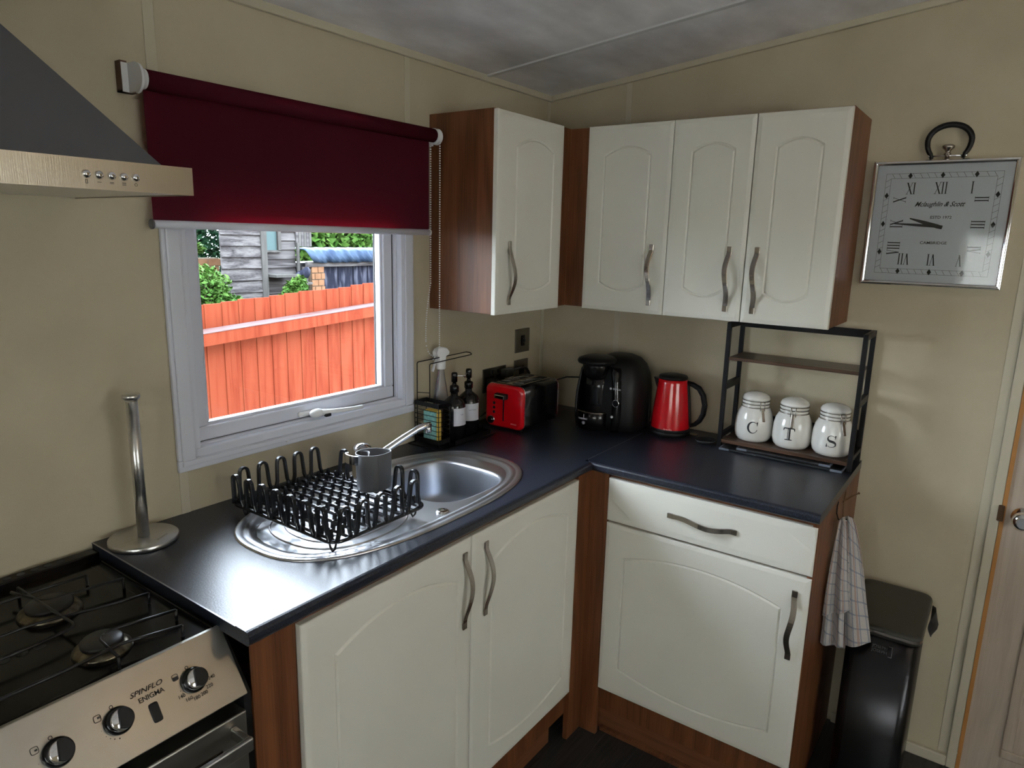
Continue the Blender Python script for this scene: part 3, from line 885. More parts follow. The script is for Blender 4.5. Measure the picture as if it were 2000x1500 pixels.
# ------------------------------------------------------------------ cooker hood
hd = thing('cooker_hood', 'stainless chimney cooker hood with five round buttons, over the gas hob', 'hood', (-2.10, -.2, 1.656))
HR, HLx, HF = -1.808, -2.405, -.450
b = MB(); b.box(HLx, HR, HF, HF + .002, 1.658, 1.7035)
b.box(HLx, HR, HF + .002, -.002, 1.700, 1.7035); b.box(HR - .002, HR, HF + .002, -.002, 1.658, 1.700); b.box(HLx, HLx + .002, HF + .002, -.002, 1.658, 1.700)
b.build('band', M['hoodband'], hd)
b = MB(); b.box(HLx + .004, HR - .004, HF + .004, -.004, 1.660, 1.664); b.build('filter_grille', M['steel'], hd)
b = MB()
b.loops([[(HLx + .045, HF + .012, 1.7035), (HR - .045, HF + .012, 1.7035), (HR - .045, -.002, 1.7035), (HLx + .045, -.002, 1.7035)],
         [(-2.215, -.250, 1.915), (-1.998, -.250, 1.915), (-1.998, -.002, 1.915), (-2.215, -.002, 1.915)]], False)
b.build('canopy', M['hood'], hd)
b = MB(); b.box(-2.215, -1.998, -.250, -.002, 1.915, 2.10); b.build('chimney', M['hood'], hd)
for i in range(5):
    bx = -1.979 + i * .0185
    b = MB(); b.lathe([(.0062, 0), (.0062, -.003), (.0050, -.0055), (.0020, -.0066)], (bx, HF, 1.680), 16, axis='y'); b.build('button', M['chrome'], hd)
b = MB()
zz = 1.669
for i in range(5):
    bx = -1.979 + i * .0185
    if i == 0:
        for q in ((-.0018, .0018, .0024, .0030), (-.0018, .0018, -.0030, -.0024), (-.0018, -.0012, -.003, .003), (.0012, .0018, -.003, .003)): b.box(bx + q[0], bx + q[1], HF - .0004, HF, zz + q[2], zz + q[3])
    elif i < 4:
        for k in range(i):
            b.box(bx - .003, bx + .003, HF - .0004, HF, zz + (k - (i - 1) / 2) * .0017 - .0004, zz + (k - (i - 1) / 2) * .0017 + .0004)
    else:
        b.tube([(bx + .0022 * math.cos(2 * PI * k / 12), HF - .0003, zz + .0022 * math.sin(2 * PI * k / 12)) for k in range(12)], .0003, 4, True)
b.build('button_symbols', M['ink'], hd)

# ------------------------------------------------------------------ cooker
ck = thing('gas_cooker', 'black enamel gas hob and steel fronted oven left of the worktop', 'cooker', (-2.1, -.3, FL))
CX1, CX0 = -1.853, -2.353
b = MB(); b.box(CX0, CX1, -.50, -.012, .855, .876); b.build('hob_plate', M['enamel'], ck, bevel=.003)
b = MB(); b.box(CX0, CX0 + .010, -.50, -.012, .866, .880); b.box(CX1 - .008, CX1, -.50, -.012, .866, .879); b.box(CX0, CX1, -.045, -.012, .866, .892)
b.build('hob_rim', M['enamel'], ck, bevel=.003)
b = MB(); b.box(CX0, CX1, -.50, -.012, FL + .02, .855); b.build('oven_body', M['blackm'], ck)
b = MB()
for k in range(14):
    b = MB(); b.lathe([(.0075, 0), (.0075, .0008)], (-1.925 - k * .025, -.029, .8921), 12); b.build('vent_hole', M['ink'], ck)
for k in range(4):
    b = MB(); b.lathe([(.0095, 0), (.0095, .0008)], (-2.155 + k * .027, -.315 - .0 * k, .8761), 14); b.build('vent_hole', M['ink'], ck)
# side cheek filling the gap next to the worktop
b = MB(); b.loops([[(x, y, z) for y, z in ((-.02, .866), (-.50, .868), (-.578, .768), (-.578, FL + .02), (-.02, FL + .02))] for x in (-1.8525, -1.838)], False); b.build('side_cheek', M['blackm'], ck)
# burners
for i, (bx, by, br) in enumerate(((-2.015, -.205, .047), (-2.012, -.410, .040), (-2.235, -.205, .040), (-2.235, -.410, .040))):
    b = MB(); b.lathe([(br + .008, 0), (br + .006, .006), (br, .011), (br * .86, .013)], (bx, by, .876), 32); rg = b.build('burner_ring', M['burnring'], ck)
    b = MB(); b.lathe([(br * .84, .012), (br * .86, .0185), (br * .78, .022), (br * .2, .0235)], (bx, by, .876), 32); b.build('burner_cap', M['burner'], rg)
# pan support grid (wire)
b = MB(); GZ = .898
def bend(pts, r_=.016):
    out = [Vector(pts[0])]
    for i in range(1, len(pts) - 1):
        p0_, p1_, p2_ = Vector(pts[i - 1]), Vector(pts[i]), Vector(pts[i + 1])
        a = p1_ + (p0_ - p1_).normalized() * r_; c = p1_ + (p2_ - p1_).normalized() * r_
        for k in range(5):
            t = k / 4; out.append(a * (1 - t) ** 2 + p1_ * 2 * t * (1 - t) + c * t * t)
    out.append(Vector(pts[-1]))
    return out
gr = MB()
gr.tube(bend([(-1.885, -.220, GZ), (-2.020, -.198, GZ), (-2.045, -.11, GZ)]), .0028, 8)
gr.tube(bend([(-2.030, -.100, GZ), (-2.026, -.205, GZ), (-2.020, -.335, GZ), (-2.09, -.345, GZ), (-2.35, -.345, GZ)], .018), .0028, 8)
gr.tube(bend([(-1.884, -.421, GZ), (-1.99, -.395, GZ), (-2.016, -.405, GZ), (-2.020, -.488, GZ)], .014), .0028, 8)
gr.tube(bend([(-1.905, -.480, GZ), (-2.0, -.452, GZ), (-2.08, -.46, GZ), (-2.35, -.46, GZ)]), .0028, 8)
gr.tube(bend([(-1.884, -.320, GZ), (-1.95, -.305, GZ), (-2.06, -.270, GZ), (-2.35, -.262, GZ)]), .0028, 8)
gr.tube(bend([(-1.925, -.150, GZ), (-2.0, -.142, GZ), (-2.12, -.14, GZ), (-2.35, -.14, GZ)]), .0028, 8)
for x, y in ((-1.885, -.220), (-1.884, -.421), (-1.905, -.480), (-1.884, -.320), (-1.925, -.150), (-2.030, -.100), (-2.020, -.488), (-2.34, -.345), (-2.34, -.46), (-2.34, -.262), (-2.34, -.14)):
    gr.tube([(x, y, GZ), (x, y, .876)], .0028, 8)
gr.tube([(-1.896, -.104, GZ - .006), (-1.896, -.484, GZ - .006)], .0001, 4)
gr.build('pan_support', M['castiron'], ck)
# sloping control panel
PT = Vector((0, -.503, .8785)); PB = Vector((0, -.580, .770)); PD = (PB - PT).normalized(); PN = Vector((0, PD.z, -PD.y)); PN = PN if PN.y < 0 else -PN
b = MB()
b.loops([[(x, y, z) for y, z in ((-.496, .868), (-.496, .8785), (-.503, .8785), (-.580, .770), (-.576, .766), (-.50, .766))] for x in (CX0, -1.845)], False)
pn = b.build('control_panel', M['panel'], ck, bevel=.0012)


def PP(x, t, d=0.0):
    """point on the panel: x, t = fraction from top, d = height off it"""
    p = PT + (PB - PT) * t + PN * d
    return Vector((x, p.y, p.z))


XD = Vector((1, 0, 0)); YD = -PD


def plathe(name, prof_, x, t, mt, par, n_=32, sx=1, sy=1):
    b_ = MB(); rings = []
    for r_, h_ in prof_:
        rings.append([PP(x, t, h_) + XD * r_ * sx * math.cos(2 * PI * k / n_) + YD * r_ * sy * math.sin(2 * PI * k / n_) for k in range(n_)])
    b_.loops(rings); return b_.build(name, mt, par)


KX = [-1.925, -2.053, -2.141, -2.229, -2.31]
for i, kx in enumerate(KX):
    kt = .50 if i == 0 else .52
    kb = plathe('knob', [(.0220, .0005), (.0220, .006), (.0195, .010), (.0175, .011)], kx, kt, M['black'], ck)
    # dished two-tone cap: chrome lower left crescent and black grip
    plathe('knob_cap', [(.0168, .011), (.0165, .0185), (.0150, .0200), (.001, .0202)], kx, kt, M['chrome'], kb)
    b = MB(); ang = R(35 if i == 0 else 20); rings = []
    grip = [(.0172 * math.cos(a), .0172 * math.sin(a)) for a in [R(-75) + R(175) * k / 14 for k in range(15)]] + [(-.0045 + .010 * (1 - ((q - 5) / 5.0) ** 2) * .0 - .001, .0172 - .034 * q / 10) for q in range(1, 10)]
    ca, sa = math.cos(-R(12)), math.sin(-R(12))
    for h_ in (.0110, .0245, .0262):
        k_ = 1.0 if h_ < .025 else .93
        rings.append([PP(kx, kt, h_) + XD * (x * ca - y * sa) * k_ + YD * (x * sa + y * ca) * k_ for x, y in grip])
    b.loops(rings, False); b.build('knob_grip', M['blackm'], kb, bevel=.001)
# print on the panel
xd = tuple(XD); yd = tuple(YD)
text('brand_lettering', 'SPINFLO', .0115, PP(-2.000, .33, .0006), xd, yd, M['ink'], ck, shear=.35, xs=1.25)
text('model_lettering', 'ENIGMA', .0115, PP(-1.995, .43, .0006), xd, yd, M['ink'], ck, xs=1.0)
b = MB(); b.loops([[PP(-1.998, .64, d_) + XD * x * k_ + YD * y * k_ for x, y in [(sx * (.0075 - q_) , sy * (.0165 - w_)) for sx, sy, cs in ((1, 1, 0), (-1, 1, 1), (-1, -1, 0), (1, -1, 1)) for q_, w_ in (((0, .004), (.001, .001), (.004, 0)) if not cs else ((.004, 0), (.001, .001), (0, .004)))]] for d_, k_ in ((-.0005, 1), (.002, 1), (.003, .85))], False); b.build('ignition_button', M['blackm'], ck)
for j, (s_, a) in enumerate((('140', 212), ('160', 237), ('180', 261), ('200', 287), ('220', 313), ('240', 341))):
    r_ = .0305
    p = PP(KX[0], .50, .0006) + XD * r_ * 1.05 * math.cos(R(a)) + YD * r_ * math.sin(R(a))
    rr = R(a + 90) if 200 < a < 350 else 0
    text('dial_number', s_, .0086, p, xd, yd, M['ink'], ck)
b = MB()
for i, kx in enumerate(KX):
    kt = .50 if i == 0 else .52
    c = PP(kx - .003, kt, .0007) + YD * .0245
    b.tube([c + XD * .0026 * math.cos(2 * PI * k / 14) + YD * .0026 * math.sin(2 * PI * k / 14) for k in range(14)], .0005, 4, True)
    c = PP(kx - .026, kt, .0007) + YD * .018
    b.tube([c + XD * .0052 * (abs(math.cos(a)) ** .5) * (1 if math.cos(a) > 0 else -1) + YD * .0052 * (abs(math.sin(a)) ** .5) * (1 if math.sin(a) > 0 else -1) for a in [2 * PI * (k + .5) / 20 for k in range(20)]], .0005, 4, True)
    if i == 0:
        vs = [c + XD * sx * .0045 + YD * sy for sx in (-1, 1) for sy in (-.0045, .001)]
    else:
        vs = [c + XD * sx + YD * sy for sx in (0, .0038) for sy in (-.0008 * i, .0036 - .0012 * i)]
    b.add([v + PN * .0002 for v in vs], [(0, 1, 3, 2)])
    for k, a in enumerate((195, 207) if i == 0 else (185, 210, 226, 240, 256)):
        c = PP(kx, kt, .0007) + XD * .0265 * math.cos(R(a)) + YD * .0265 * math.sin(R(a))
        rr = .0008 if i == 0 else .0005 + .0002 * k
        b.add([c + XD * rr * math.cos(q * PI / 3) + YD * rr * math.sin(q * PI / 3) for q in range(6)], [(0, 1, 2, 3, 4, 5)])
b.build('panel_symbols', M['ink'], ck, fixn=False)
# oven door and handle
b = MB(); b.box(CX0, -1.853, -.585, -.50, FL + .06, .742); od = b.build('oven_door', M['panel'], ck, bevel=.003)
b = MB(); b.box(CX0 + .05, -1.905, -.588, -.584, FL + .15, .690); b.build('oven_glass', M['black'], od)
b = MB(); b.box(CX0 + .02, -1.876, -.640, -.630, .700, .726); b.box(-1.888, -1.876, -.631, -.585, .702, .724); b.box(CX0 + .02, CX0 + .034, -.631, -.585, .702, .724)
b.build('oven_handle', M['steel'], od, bevel=.003)

# ------------------------------------------------------------------ kitchen roll holder
t = thing('kitchen_roll_holder', 'empty stainless steel kitchen roll holder, upright pole on round base', 'holder', (-1.772, -.082, .9003))
b = MB(); b.lathe([(.072, 0), (.0735, .002), (.0735, .011), (.071, .0135), (.02, .014)], (-1.772, -.082, .9003), 48); b.build('base', M['steel'], t)
b = MB(); b.lathe([(.0125, .013), (.0125, .330)], (-1.772, -.082, .9003), 28); b.build('pole', M['steel'], t)
b = MB(); b.lathe([(.0125, .330), (.016, .334), (.0185, .338), (.0185, .343), (.017, .345)], (-1.772, -.082, .9003), 28); b.build('top_cap', M['steel'], t)
text('base_lettering', 'BRABANTIA', .0065, (-1.750, -.123, .9145), (.9, .43, 0), (-.43, .9, 0), M['labelink'], t)

# ------------------------------------------------------------------ dish rack
dk = thing('dish_rack', 'black finger-prong dish rack standing on the sink drainer', 'dish rack', (-1.415, -.295, .896))
RX0, RX1, RY0, RY1, RZ = -1.560, -1.262, -.487, -.097, .932
b = MB(); cr_ = .03
per = []
for cx_, cy_, a0 in ((RX1 - cr_, RY1 - cr_, 0), (RX0 + cr_, RY1 - cr_, 90), (RX0 + cr_, RY0 + cr_, 180), (RX1 - cr_, RY0 + cr_, 270)):
    for k in range(6):
        a = R(a0 + 18 * k); per.append((cx_ + cr_ * math.cos(a), cy_ + cr_ * math.sin(a), RZ))
b.tube(per, .0048, 8, True); b.build('rim', M['rackplastic'], dk)
bars = [RX0 + (RX1 - RX0) * (k + .5) / 9 for k in range(9)]
bp_ = MB(); bp_.box(-.0035, .0035, RY0 + .002, RY1 - .002, RZ - .005, RZ + .004)
bp_.v = [(x, y + .295, z - .896) for x, y, z in bp_.v]
p0 = bp_.build('slat', M['rackplastic'], None, bevel=.001, seg=1)
for k, x in enumerate(bars):
    o = p0 if k == 0 else p0.copy()
    if k: col.objects.link(o)
    o.parent = dk; o.location = (x + 1.415, 0, 0)
b = MB()
for y in (-.19, -.295, -.40): b.box(RX0 + .002, RX1 - .002, y - .003, y + .003, RZ - .006, RZ + .001)
b.build('cross_bar', M['rackplastic'], dk)
pg = MB(); pg.loops([[(-.004 * k_, -.0055 * k2, z), (.004 * k_, -.0055 * k2, z), (.004 * k_, .0055 * k2, z), (-.004 * k_, .0055 * k2, z)] for z, k_, k2 in ((0, 1, 1), (.014, .9, .8), (.020, .7, .4))], False)
pg0 = pg.build('peg', M['rackplastic'], None, bevel=.001, seg=1); first = True
for x in bars:
    for k in range(11):
        y = RY0 + .030 + k * .033
        if y > RY1 - .02: continue
        if x > -1.33 and y > -.385 and y < -.27: continue
        o = pg0 if first else pg0.copy()
        if not first: col.objects.link(o)
        first = False
        o.parent = dk; o.location = (x + 1.415, y + .295, RZ + .0035 - .896)
pr = MB()
hp = [(-.0205, 0), (-.0155, .016), (-.0125, .060)] + [(.0115 * math.cos(a), .066 + .0115 * math.sin(a)) for a in [PI - PI * k / 8 for k in range(9)]] + [(.0125, .060), (.0155, .016), (.0205, 0)]
pr.strap([(x, 0.06 * z * -1.0, z) for x, z in hp], (0, 1, 0), .0052, .0068)
pr0 = pr.build('prong', M['rackplastic'], None, bevel=.0016, seg=2); first = True
pos = [(RX0, -.130 - k * .0535, -90) for k in range(7)] + [(RX1, -.172 - k * .0535, 90) for k in range(6)] + [(-1.518 + k * .0555, RY1, 180) for k in range(5)] + [(-1.532 + k * .055, RY0, 0) for k in range(5)]
for x, y, a in pos:
    if a == 90 and -.37 < y < -.22: continue
    o = pr0 if first else pr0.copy()
    if not first: col.objects.link(o)
    first = False
    o.parent = dk; o.location = (x + 1.415, y + .295, RZ + .002 - .896); o.rotation_euler = (0, 0, R(a))
b = MB()
for x, y in ((RX0 + .02, RY0 + .03), (RX1 - .02, RY0 + .03), (RX0 + .02, RY1 - .03), (RX1 - .02, RY1 - .03)):
    b = MB(); b.tube([(x, y + .014, RZ - .002), (x, y + .008, .908), (x, y, .8985), (x, y - .008, .908), (x, y - .014, RZ - .002)], .0026, 6); b.build('foot', M['castiron'], dk)
# cutlery pot hanging in the rack
ct = thing('cutlery_pot', 'grey teardrop shaped cutlery pot in the corner of the dish rack', 'pot', (-1.282, -.318, RZ))
CPX, CPY = -1.285, -.315
ol = []
for k in range(48):
    a = 2 * PI * k / 48
    r_ = .040 * (1 + .18 * math.cos(a) ** 8 * (1 if math.cos(a) > 0 else 0))
    x, y = r_ * math.cos(a) * 1.10, r_ * math.sin(a) * .88
    ca, sa = math.cos(R(-30)), math.sin(R(-30))
    ol.append((x * ca - y * sa, x * sa + y * ca))
b = MB()
def pot(k, z): return [(CPX + x * k, CPY + y * k, z) for x, y in ol]
b.loops([pot(.86, .9415), pot(.93, .944), pot(1.0, 1.040), pot(.995, 1.0425), pot(.95, 1.0425), pot(.94, 1.040), pot(.88, .949), pot(.3, .948)], True, True, True)
b.build('pot_wall', M['greyplastic'], ct)
b = MB()
sc_ = []
for k in range(13):
    u_ = k / 12 * 2 - 1
    x, y = -.012 + .014 * math.sin(u_ * PI), u_ * .034
    sc_.append((CPX + x, CPY + y))
b.add([(x, y, .95) for x, y in sc_] + [(x, y, 1.040) for x, y in sc_] + [(x + .002, y, .95) for x, y in sc_] + [(x + .002, y, 1.040) for x, y in sc_], [(i, i + 1, 14 + i, 13 + i) for i in range(12)] + [(26 + i, 39 + i, 40 + i, 27 + i) for i in range(12)] + [(13 + i, 14 + i, 40 + i, 39 + i) for i in range(12)], True)
b.build('divider', M['greyplastic'], ct)
b = MB(); b.strap([(CPX - .040 + .010 * math.cos(a) - .006, CPY + .024 + .024 * math.sin(a), 1.03) for a in [R(60) + R(200) * k / 10 for k in range(11)]], (0, 0, 1), .012, .0025); b.build('hook_rim', M['chrome'], ct)

# ------------------------------------------------------------------ wire sink caddy with its sponge and bottles
cq = thing('wire_caddy', 'black wire sink caddy with a slim towel rail behind it', 'caddy', (-.75, -.07, .9))
QX0, QX1, QY0, QY1, QZ0, QZ1 = -.815, -.758, -.128, -.020, .912, 1.052
b = MB()
frr = [(QX0, QY0), (QX1, QY0), (QX1, QY1), (QX0, QY1)]
for (x0, y0), (x1, y1) in zip(frr, frr[1:] + frr[:1]):
    for z0, z1 in ((QZ1 - .014, QZ1), (QZ0, QZ0 + .016)):
        if x0 == x1: b.box(x0 - .001, x0 + .001, min(y0, y1), max(y0, y1), z0, z1)
        else: b.box(min(x0, x1), max(x0, x1), y0 - .001, y0 + .001, z0, z1)
bands = {z0: MB() for z0 in (QZ1 - .014, QZ0)}
for (x0, y0), (x1, y1) in zip(frr, frr[1:] + frr[:1]):
    for z0, z1 in ((QZ1 - .014, QZ1), (QZ0, QZ0 + .016)):
        bands[z0].box(min(x0, x1) - .001, max(x0, x1) + .001, min(y0, y1) - .001, max(y0, y1) + .001, z0, z1)
for q in bands.values(): q.build('basket_band', M['blackmetal'], cq)
b = MB(); b.box(QX0, QX1, QY0, QY1, QZ0, QZ0 + .002); b.build('basket_floor', M['blackmetal'], cq)
for k in range(6):
    z = QZ0 + .030 + k * .0165
    b = MB(); b.tube([(QX0, QY0, z), (QX1, QY0, z), (QX1, QY1, z), (QX0, QY1, z)], .0012, 6, True); b.build('wire', M['blackmetal'], cq)
for x, y in frr:
    b = MB(); b.tube([(x, y, QZ0), (x, y, QZ1)], .0014, 6); b.build('corner_wire', M['blackmetal'], cq)
b = MB(); b.box(-.755, -.560, -.150, -.012, .9035, .9065); b.box(-.755, -.560, -.152, -.150, .9035, .919); b.box(-.562, -.560, -.150, -.012, .9035, .919); b.build('drip_tray', M['blackmetal'], cq)
for y in (-.156, -.008):
    b = MB(); b.tube([(-.835, y, .902), (-.54, y, .902)], .0018, 6); b.build('base_wire', M['blackmetal'], cq)
b = MB(); b.tube([(-.835, -.156, .902), (-.835, -.012, .902)], .0018, 6)
for x, y in ((QX0, QY0), (QX0, QY1), (QX1, QY0), (QX1, QY1)): b.tube([(x, y, QZ0), (x, y, .902)], .0016, 6)
b.build('base_wire', M['blackmetal'], cq)
b = MB()
b.tube(bend([(-.805, -.022, .905), (-.805, -.022, 1.182), (-.590, -.060, 1.196), (-.584, -.073, 1.194), (-.590, -.085, 1.190), (-.786, -.062, 1.178), (-.786, -.062, 1.05)], .006), .0018, 8)
b.tube([(-.805, -.022, 1.078), (-.786, -.062, 1.078)], .0014, 6)
b.build('towel_rail', M['blackmetal'], cq)
sg = thing('sponge', 'turquoise and yellow scouring sponge inside the wire caddy', 'sponge', (-.79, -.075, .915))
b = MB(); b.box(-.811, -.801, -.108, -.055, .9145, 1.022); b.build('scourer', M['sponge_g'], sg, bevel=.003)
b = MB(); b.box(-.801, -.777, -.108, -.055, .9145, 1.025); b.build('foam', M['sponge_y'], sg, bevel=.003)


def pump_bottle(x, y, z0, label, yaw, nozzle, words, H=1.0, small=1.0):
    t_ = thing('pump_bottle', label, 'bottle', (x, y, z0), 'black pump bottles in the caddy')
    s = small
    b_ = MB(); b_.lathe([(.036 * s, 0), (.0395 * s, .003), (.0395 * s, .112), (.0385 * s, .126), (.033 * s, .140), (.021 * s, .151), (.0125 * s, .158), (.0125 * s, .176)], (x, y, z0), 36); b_.build('bottle_body', M['black'], t_)
    b_ = MB(); b_.lathe([(.0155, .170), (.0155, .190), (.013, .193), (.008, .195), (.006, .204), (.0105, .206), (.0108, .234), (.009, .238), (.002, .239)], (x, y, z0), 24); b_.build('pump_head', M['black'], t_)
    b_ = MB(); b_.tube([(x + nozzle[0] * .008, y + nozzle[1] * .008, z0 + .226), (x + nozzle[0] * .036, y + nozzle[1] * .036, z0 + .224), (x + nozzle[0] * .042, y + nozzle[1] * .042, z0 + .218)], .0028, 8); b_.build('nozzle', M['black'] if nozzle[2] else M['chrome'], t_)
    b_ = MB(); n_ = 12; r_ = .0400 * s
    pt = [(x + r_ * math.cos(yaw + R(-44 + 88 * k / n_)), y + r_ * math.sin(yaw + R(-44 + 88 * k / n_))) for k in range(n_ + 1)]
    b_.add([(px, py, z0 + .058) for px, py in pt] + [(px, py, z0 + .1195) for px, py in pt], [(i, i + 1, n_ + 2 + i, n_ + 1 + i) for i in range(n_)], True)
    lb = b_.build('paper_label', M['label'], t_)
    c = Vector((x + (r_ + .0006) * math.cos(yaw), y + (r_ + .0006) * math.sin(yaw), z0 + .098))
    text('label_lettering', words, .0062, c, (-math.sin(yaw) , math.cos(yaw), 0), (0, 0, 1), M['labelink'], lb)
    return t_


pump_bottle(-.712, -.108, .9067, 'black pump bottle next to the wire basket, its label turned away to the right', R(262), (.93, -.35, 0), 'soap', small=1.0)
pump_bottle(-.625, -.100, .9067, 'black pump bottle nearest the toaster, with its white label facing out', R(240), (-.93, -.35, 0), 'hand lotion', small=1.0)

sy = thing('spray_bottle', 'clear plastic spray bottle with a white trigger, behind the pump bottles', 'bottle', (-.735, -.060, .9067))
SX, SY = -.700, -.036
b = MB(); prf = [(.034, 0), (.036, .004), (.036, .09), (.034, .13), (.026, .175), (.017, .215), (.0135, .235), (.0135, .248)]
b.lathe(prf, (SX, SY, .9067), 32, sy=.6); b.build('bottle_body', M['bottleglass'], sy)
b = MB(); b.lathe([(.0155, .240), (.0165, .243), (.0165, .262), (.014, .265)], (SX, SY, .9067), 24); b.build('collar', M['plastic_white'], sy)
b = MB()
sp_ = [(-.026, .284), (-.028, .300), (-.020, .313), (.000, .318), (.018, .314), (.030, .300), (.026, .290), (.014, .284), (.012, .262), (-.012, .262), (-.014, .282)]
b.loops([[(SX + u_ * .85, SY + v_ - u_ * .35, .9067 + z) for u_, z in sp_] for v_ in (-.011, .011)], False); b.build('trigger_head', M['plastic_white'], sy, bevel=.004)
b = MB(); b.strap([(SX - .015, SY + .004, 1.188), (SX - .024, SY + .006, 1.170), (SX - .030, SY + .008, 1.150), (SX - .034, SY + .009, 1.140)], (.4, .9, 0), .006, .006); b.build('trigger', M['plastic_white'], sy, bevel=.002)

# ------------------------------------------------------------------ sockets on the window wall
def socket(x0, x1, z0, z1, label, kind):
    t_ = thing('wall_socket', label, 'socket', ((x0 + x1) / 2, 0, z0))
    b_ = MB(); b_.box(x0, x1, -.006, -.0002, z0, z1); b_.build('face_plate', M['socket'], t_, bevel=.002)
    cx_, cz_ = (x0 + x1) / 2, (z0 + z1) / 2
    if kind == 'tv':
        b_ = MB(); b_.box(cx_ - .012, cx_ + .012, -.009, -.005, cz_ - .022, cz_ + .022); b_.build('insert', M['black'], t_, bevel=.002)
        b_ = MB(); b_.lathe([(.008, 0), (.008, -.006), (.004, -.0065)], (cx_, -.009, cz_), 14, axis='y'); b_.build('port', M['blackm'], t_)
    elif kind == 'double':
        for sx in (-.036, .036):
            b_ = MB(); b_.box(cx_ + sx - .026, cx_ + sx + .026, -.0085, -.005, z0 + .012, z0 + .062); b_.build('insert', M['black'], t_, bevel=.002)
        for sx in (-.020, .020):
            b_ = MB(); b_.box(cx_ + sx - .006, cx_ + sx + .006, -.009, -.005, z1 - .024, z1 - .010); b_.build('switch', M['blackm'], t_, bevel=.001)
    else:
        b_ = MB(); b_.box(cx_ - .016, cx_ + .016, -.009, -.005, cz_ - .012, cz_ + .022); b_.build('switch', M['black'], t_, bevel=.002)
    return t_


socket(-.210, -.110, 1.138, 1.236, 'small pewter socket under the corner of the wall cupboard, nothing plugged in', 'tv')
socket(-.420, -.272, 1.006, 1.100, 'wide pewter double socket behind the toaster, plugs in it', 'double')
socket(-.212, -.116, 1.010, 1.108, 'small pewter plate half hidden by the black plug, above the toaster', 'switch')
pgt = thing('plug', 'black plug and lead in the socket right of the double socket', 'plug', (-.25, -.03, 1.06))
b = MB(); b.box(-.315, -.262, -.040, -.0095, 1.055, 1.090); b.build('plug_body', M['rubber'], pgt, bevel=.006)
b = MB(); b.tube([(-.265, -.025, 1.078), (-.235, -.030, 1.083), (-.20, -.03, 1.081), (-.165, -.030, 1.076), (-.150, -.034, 1.055), (-.150, -.04, 1.0), (-.150, -.05, .93), (-.165, -.055, .9045)], .006, 8); b.build('lead', M['rubber'], pgt)
pgt = thing('plug', 'black plug with its cable hanging beside the toaster', 'plug', (-.385, -.03, 1.03))
b = MB(); b.box(-.408, -.362, -.040, -.0095, 1.018, 1.062); b.build('plug_body', M['rubber'], pgt, bevel=.006)
b = MB(); b.tube([(-.385, -.032, 1.02), (-.390, -.045, .985), (-.43, -.05, .955), (-.475, -.045, .935), (-.505, -.040, .912), (-.50, -.045, .9045), (-.45, -.05, .9045)], .003, 8); b.build('lead', M['rubber'], pgt)

# ------------------------------------------------------------------ toaster
ts = thing('toaster', 'black two slice toaster with a red front panel', 'toaster', (-.365, -.157, .9))
TX0, TX1, TY0, TY1, TZ0, TZ1 = -.492, -.243, -.243, -.073, .910, 1.072


def rrect(y0, y1, z0, z1, r_, n_=6):
    out = []
    for cy_, cz_, a0 in ((y1 - r_, z1 - r_, 0), (y0 + r_, z1 - r_, 90), (y0 + r_, z0 + r_, 180), (y1 - r_, z0 + r_, 270)):
        for k in range(n_): out.append((cy_ + r_ * math.cos(R(a0 + 90 * k / (n_ - 1))), cz_ + r_ * math.sin(R(a0 + 90 * k / (n_ - 1)))))
    return out


b = MB(); rr = rrect(TY0 + .001, TY1 - .001, TZ0, TZ1, .022)
b.loops([[(x, y, z) for y, z in rr] for x in (TX0 + .016, TX1 - .012)], True); b.build('toaster_shell', M['black'], ts)
for x0, x1, mt, nm in ((TX0, TX0 + .014, 'red', 'front_panel'), (TX1 - .012, TX1, 'red', 'rear_panel')):
    b = MB(); s_ = 1
    ins = [(x0 + (.0 if nm == 'front_panel' else .012), .010), (x0 + (.003 if nm == 'front_panel' else .009), .003), (x0 + (.008 if nm == 'front_panel' else .005), .0), (x0 + (.014 if nm == 'front_panel' else 0), .0)]
    b.loops([[(x, y, z) for y, z in rrect(TY0 + i_, TY1 - i_, TZ0 + i_, TZ1 - i_, .024)] for x, i_ in ins], True)
    b.build(nm, M[mt], ts)
    xx = x0 + .014 if nm == 'front_panel' else x0
    b = MB(); b.loops([[(x, y, z) for y, z in rrect(TY0 - .001, TY1 + .001, TZ0 - .001, TZ1 + .001, .025)] for x in (xx, xx + .0025)], True); b.build('chrome_band', M['chrome'], ts)
b = MB(); b.box(TX0 + .026, TX1 - .022, TY0 + .030, TY1 - .030, TZ1 - .0005, TZ1 + .003); b.build('top_plate', M['nickel'], ts, bevel=.002)
for y in (-.188, -.128):
    b = MB(); b.box(TX0 + .036, TX1 - .032, y - .017, y + .017, TZ1 + .0029, TZ1 + .0042); b.build('slot', M['ink'], ts)
    b = MB()
    for k in range(3): b.tube([(TX0 + .06 + k * .060, y - .016, TZ1 + .0050), (TX0 + .05 + k * .036, y + .016, TZ1 + .0050)], .0009, 5)
    b.build('guide_wire', M['steel'], ts)
b = MB(); b.box(TX0 - .0012, TX0 + .002, -.1605, -.1555, .937, 1.040); b.build('lever_slot', M['ink'], ts)
b = MB(); b.box(TX0 - .020, TX0 - .001, -.180, -.128, 1.022, 1.042); lv = b.build('lever', M['blackm'], ts, bevel=.004)
b = MB(); b.box(TX0 - .023, TX0 - .019, -.174, -.130, 1.024, 1.037); b.build('lever_plate', M['chrome'], lv, bevel=.0015)
b = MB(); b.lathe([(.0135, 0), (.0135, -.010), (.010, -.014), (.002, -.015)], (TX0 + .001, -.104, .936), 24, axis='x'); kb = b.build('browning_dial', M['black'], ts)
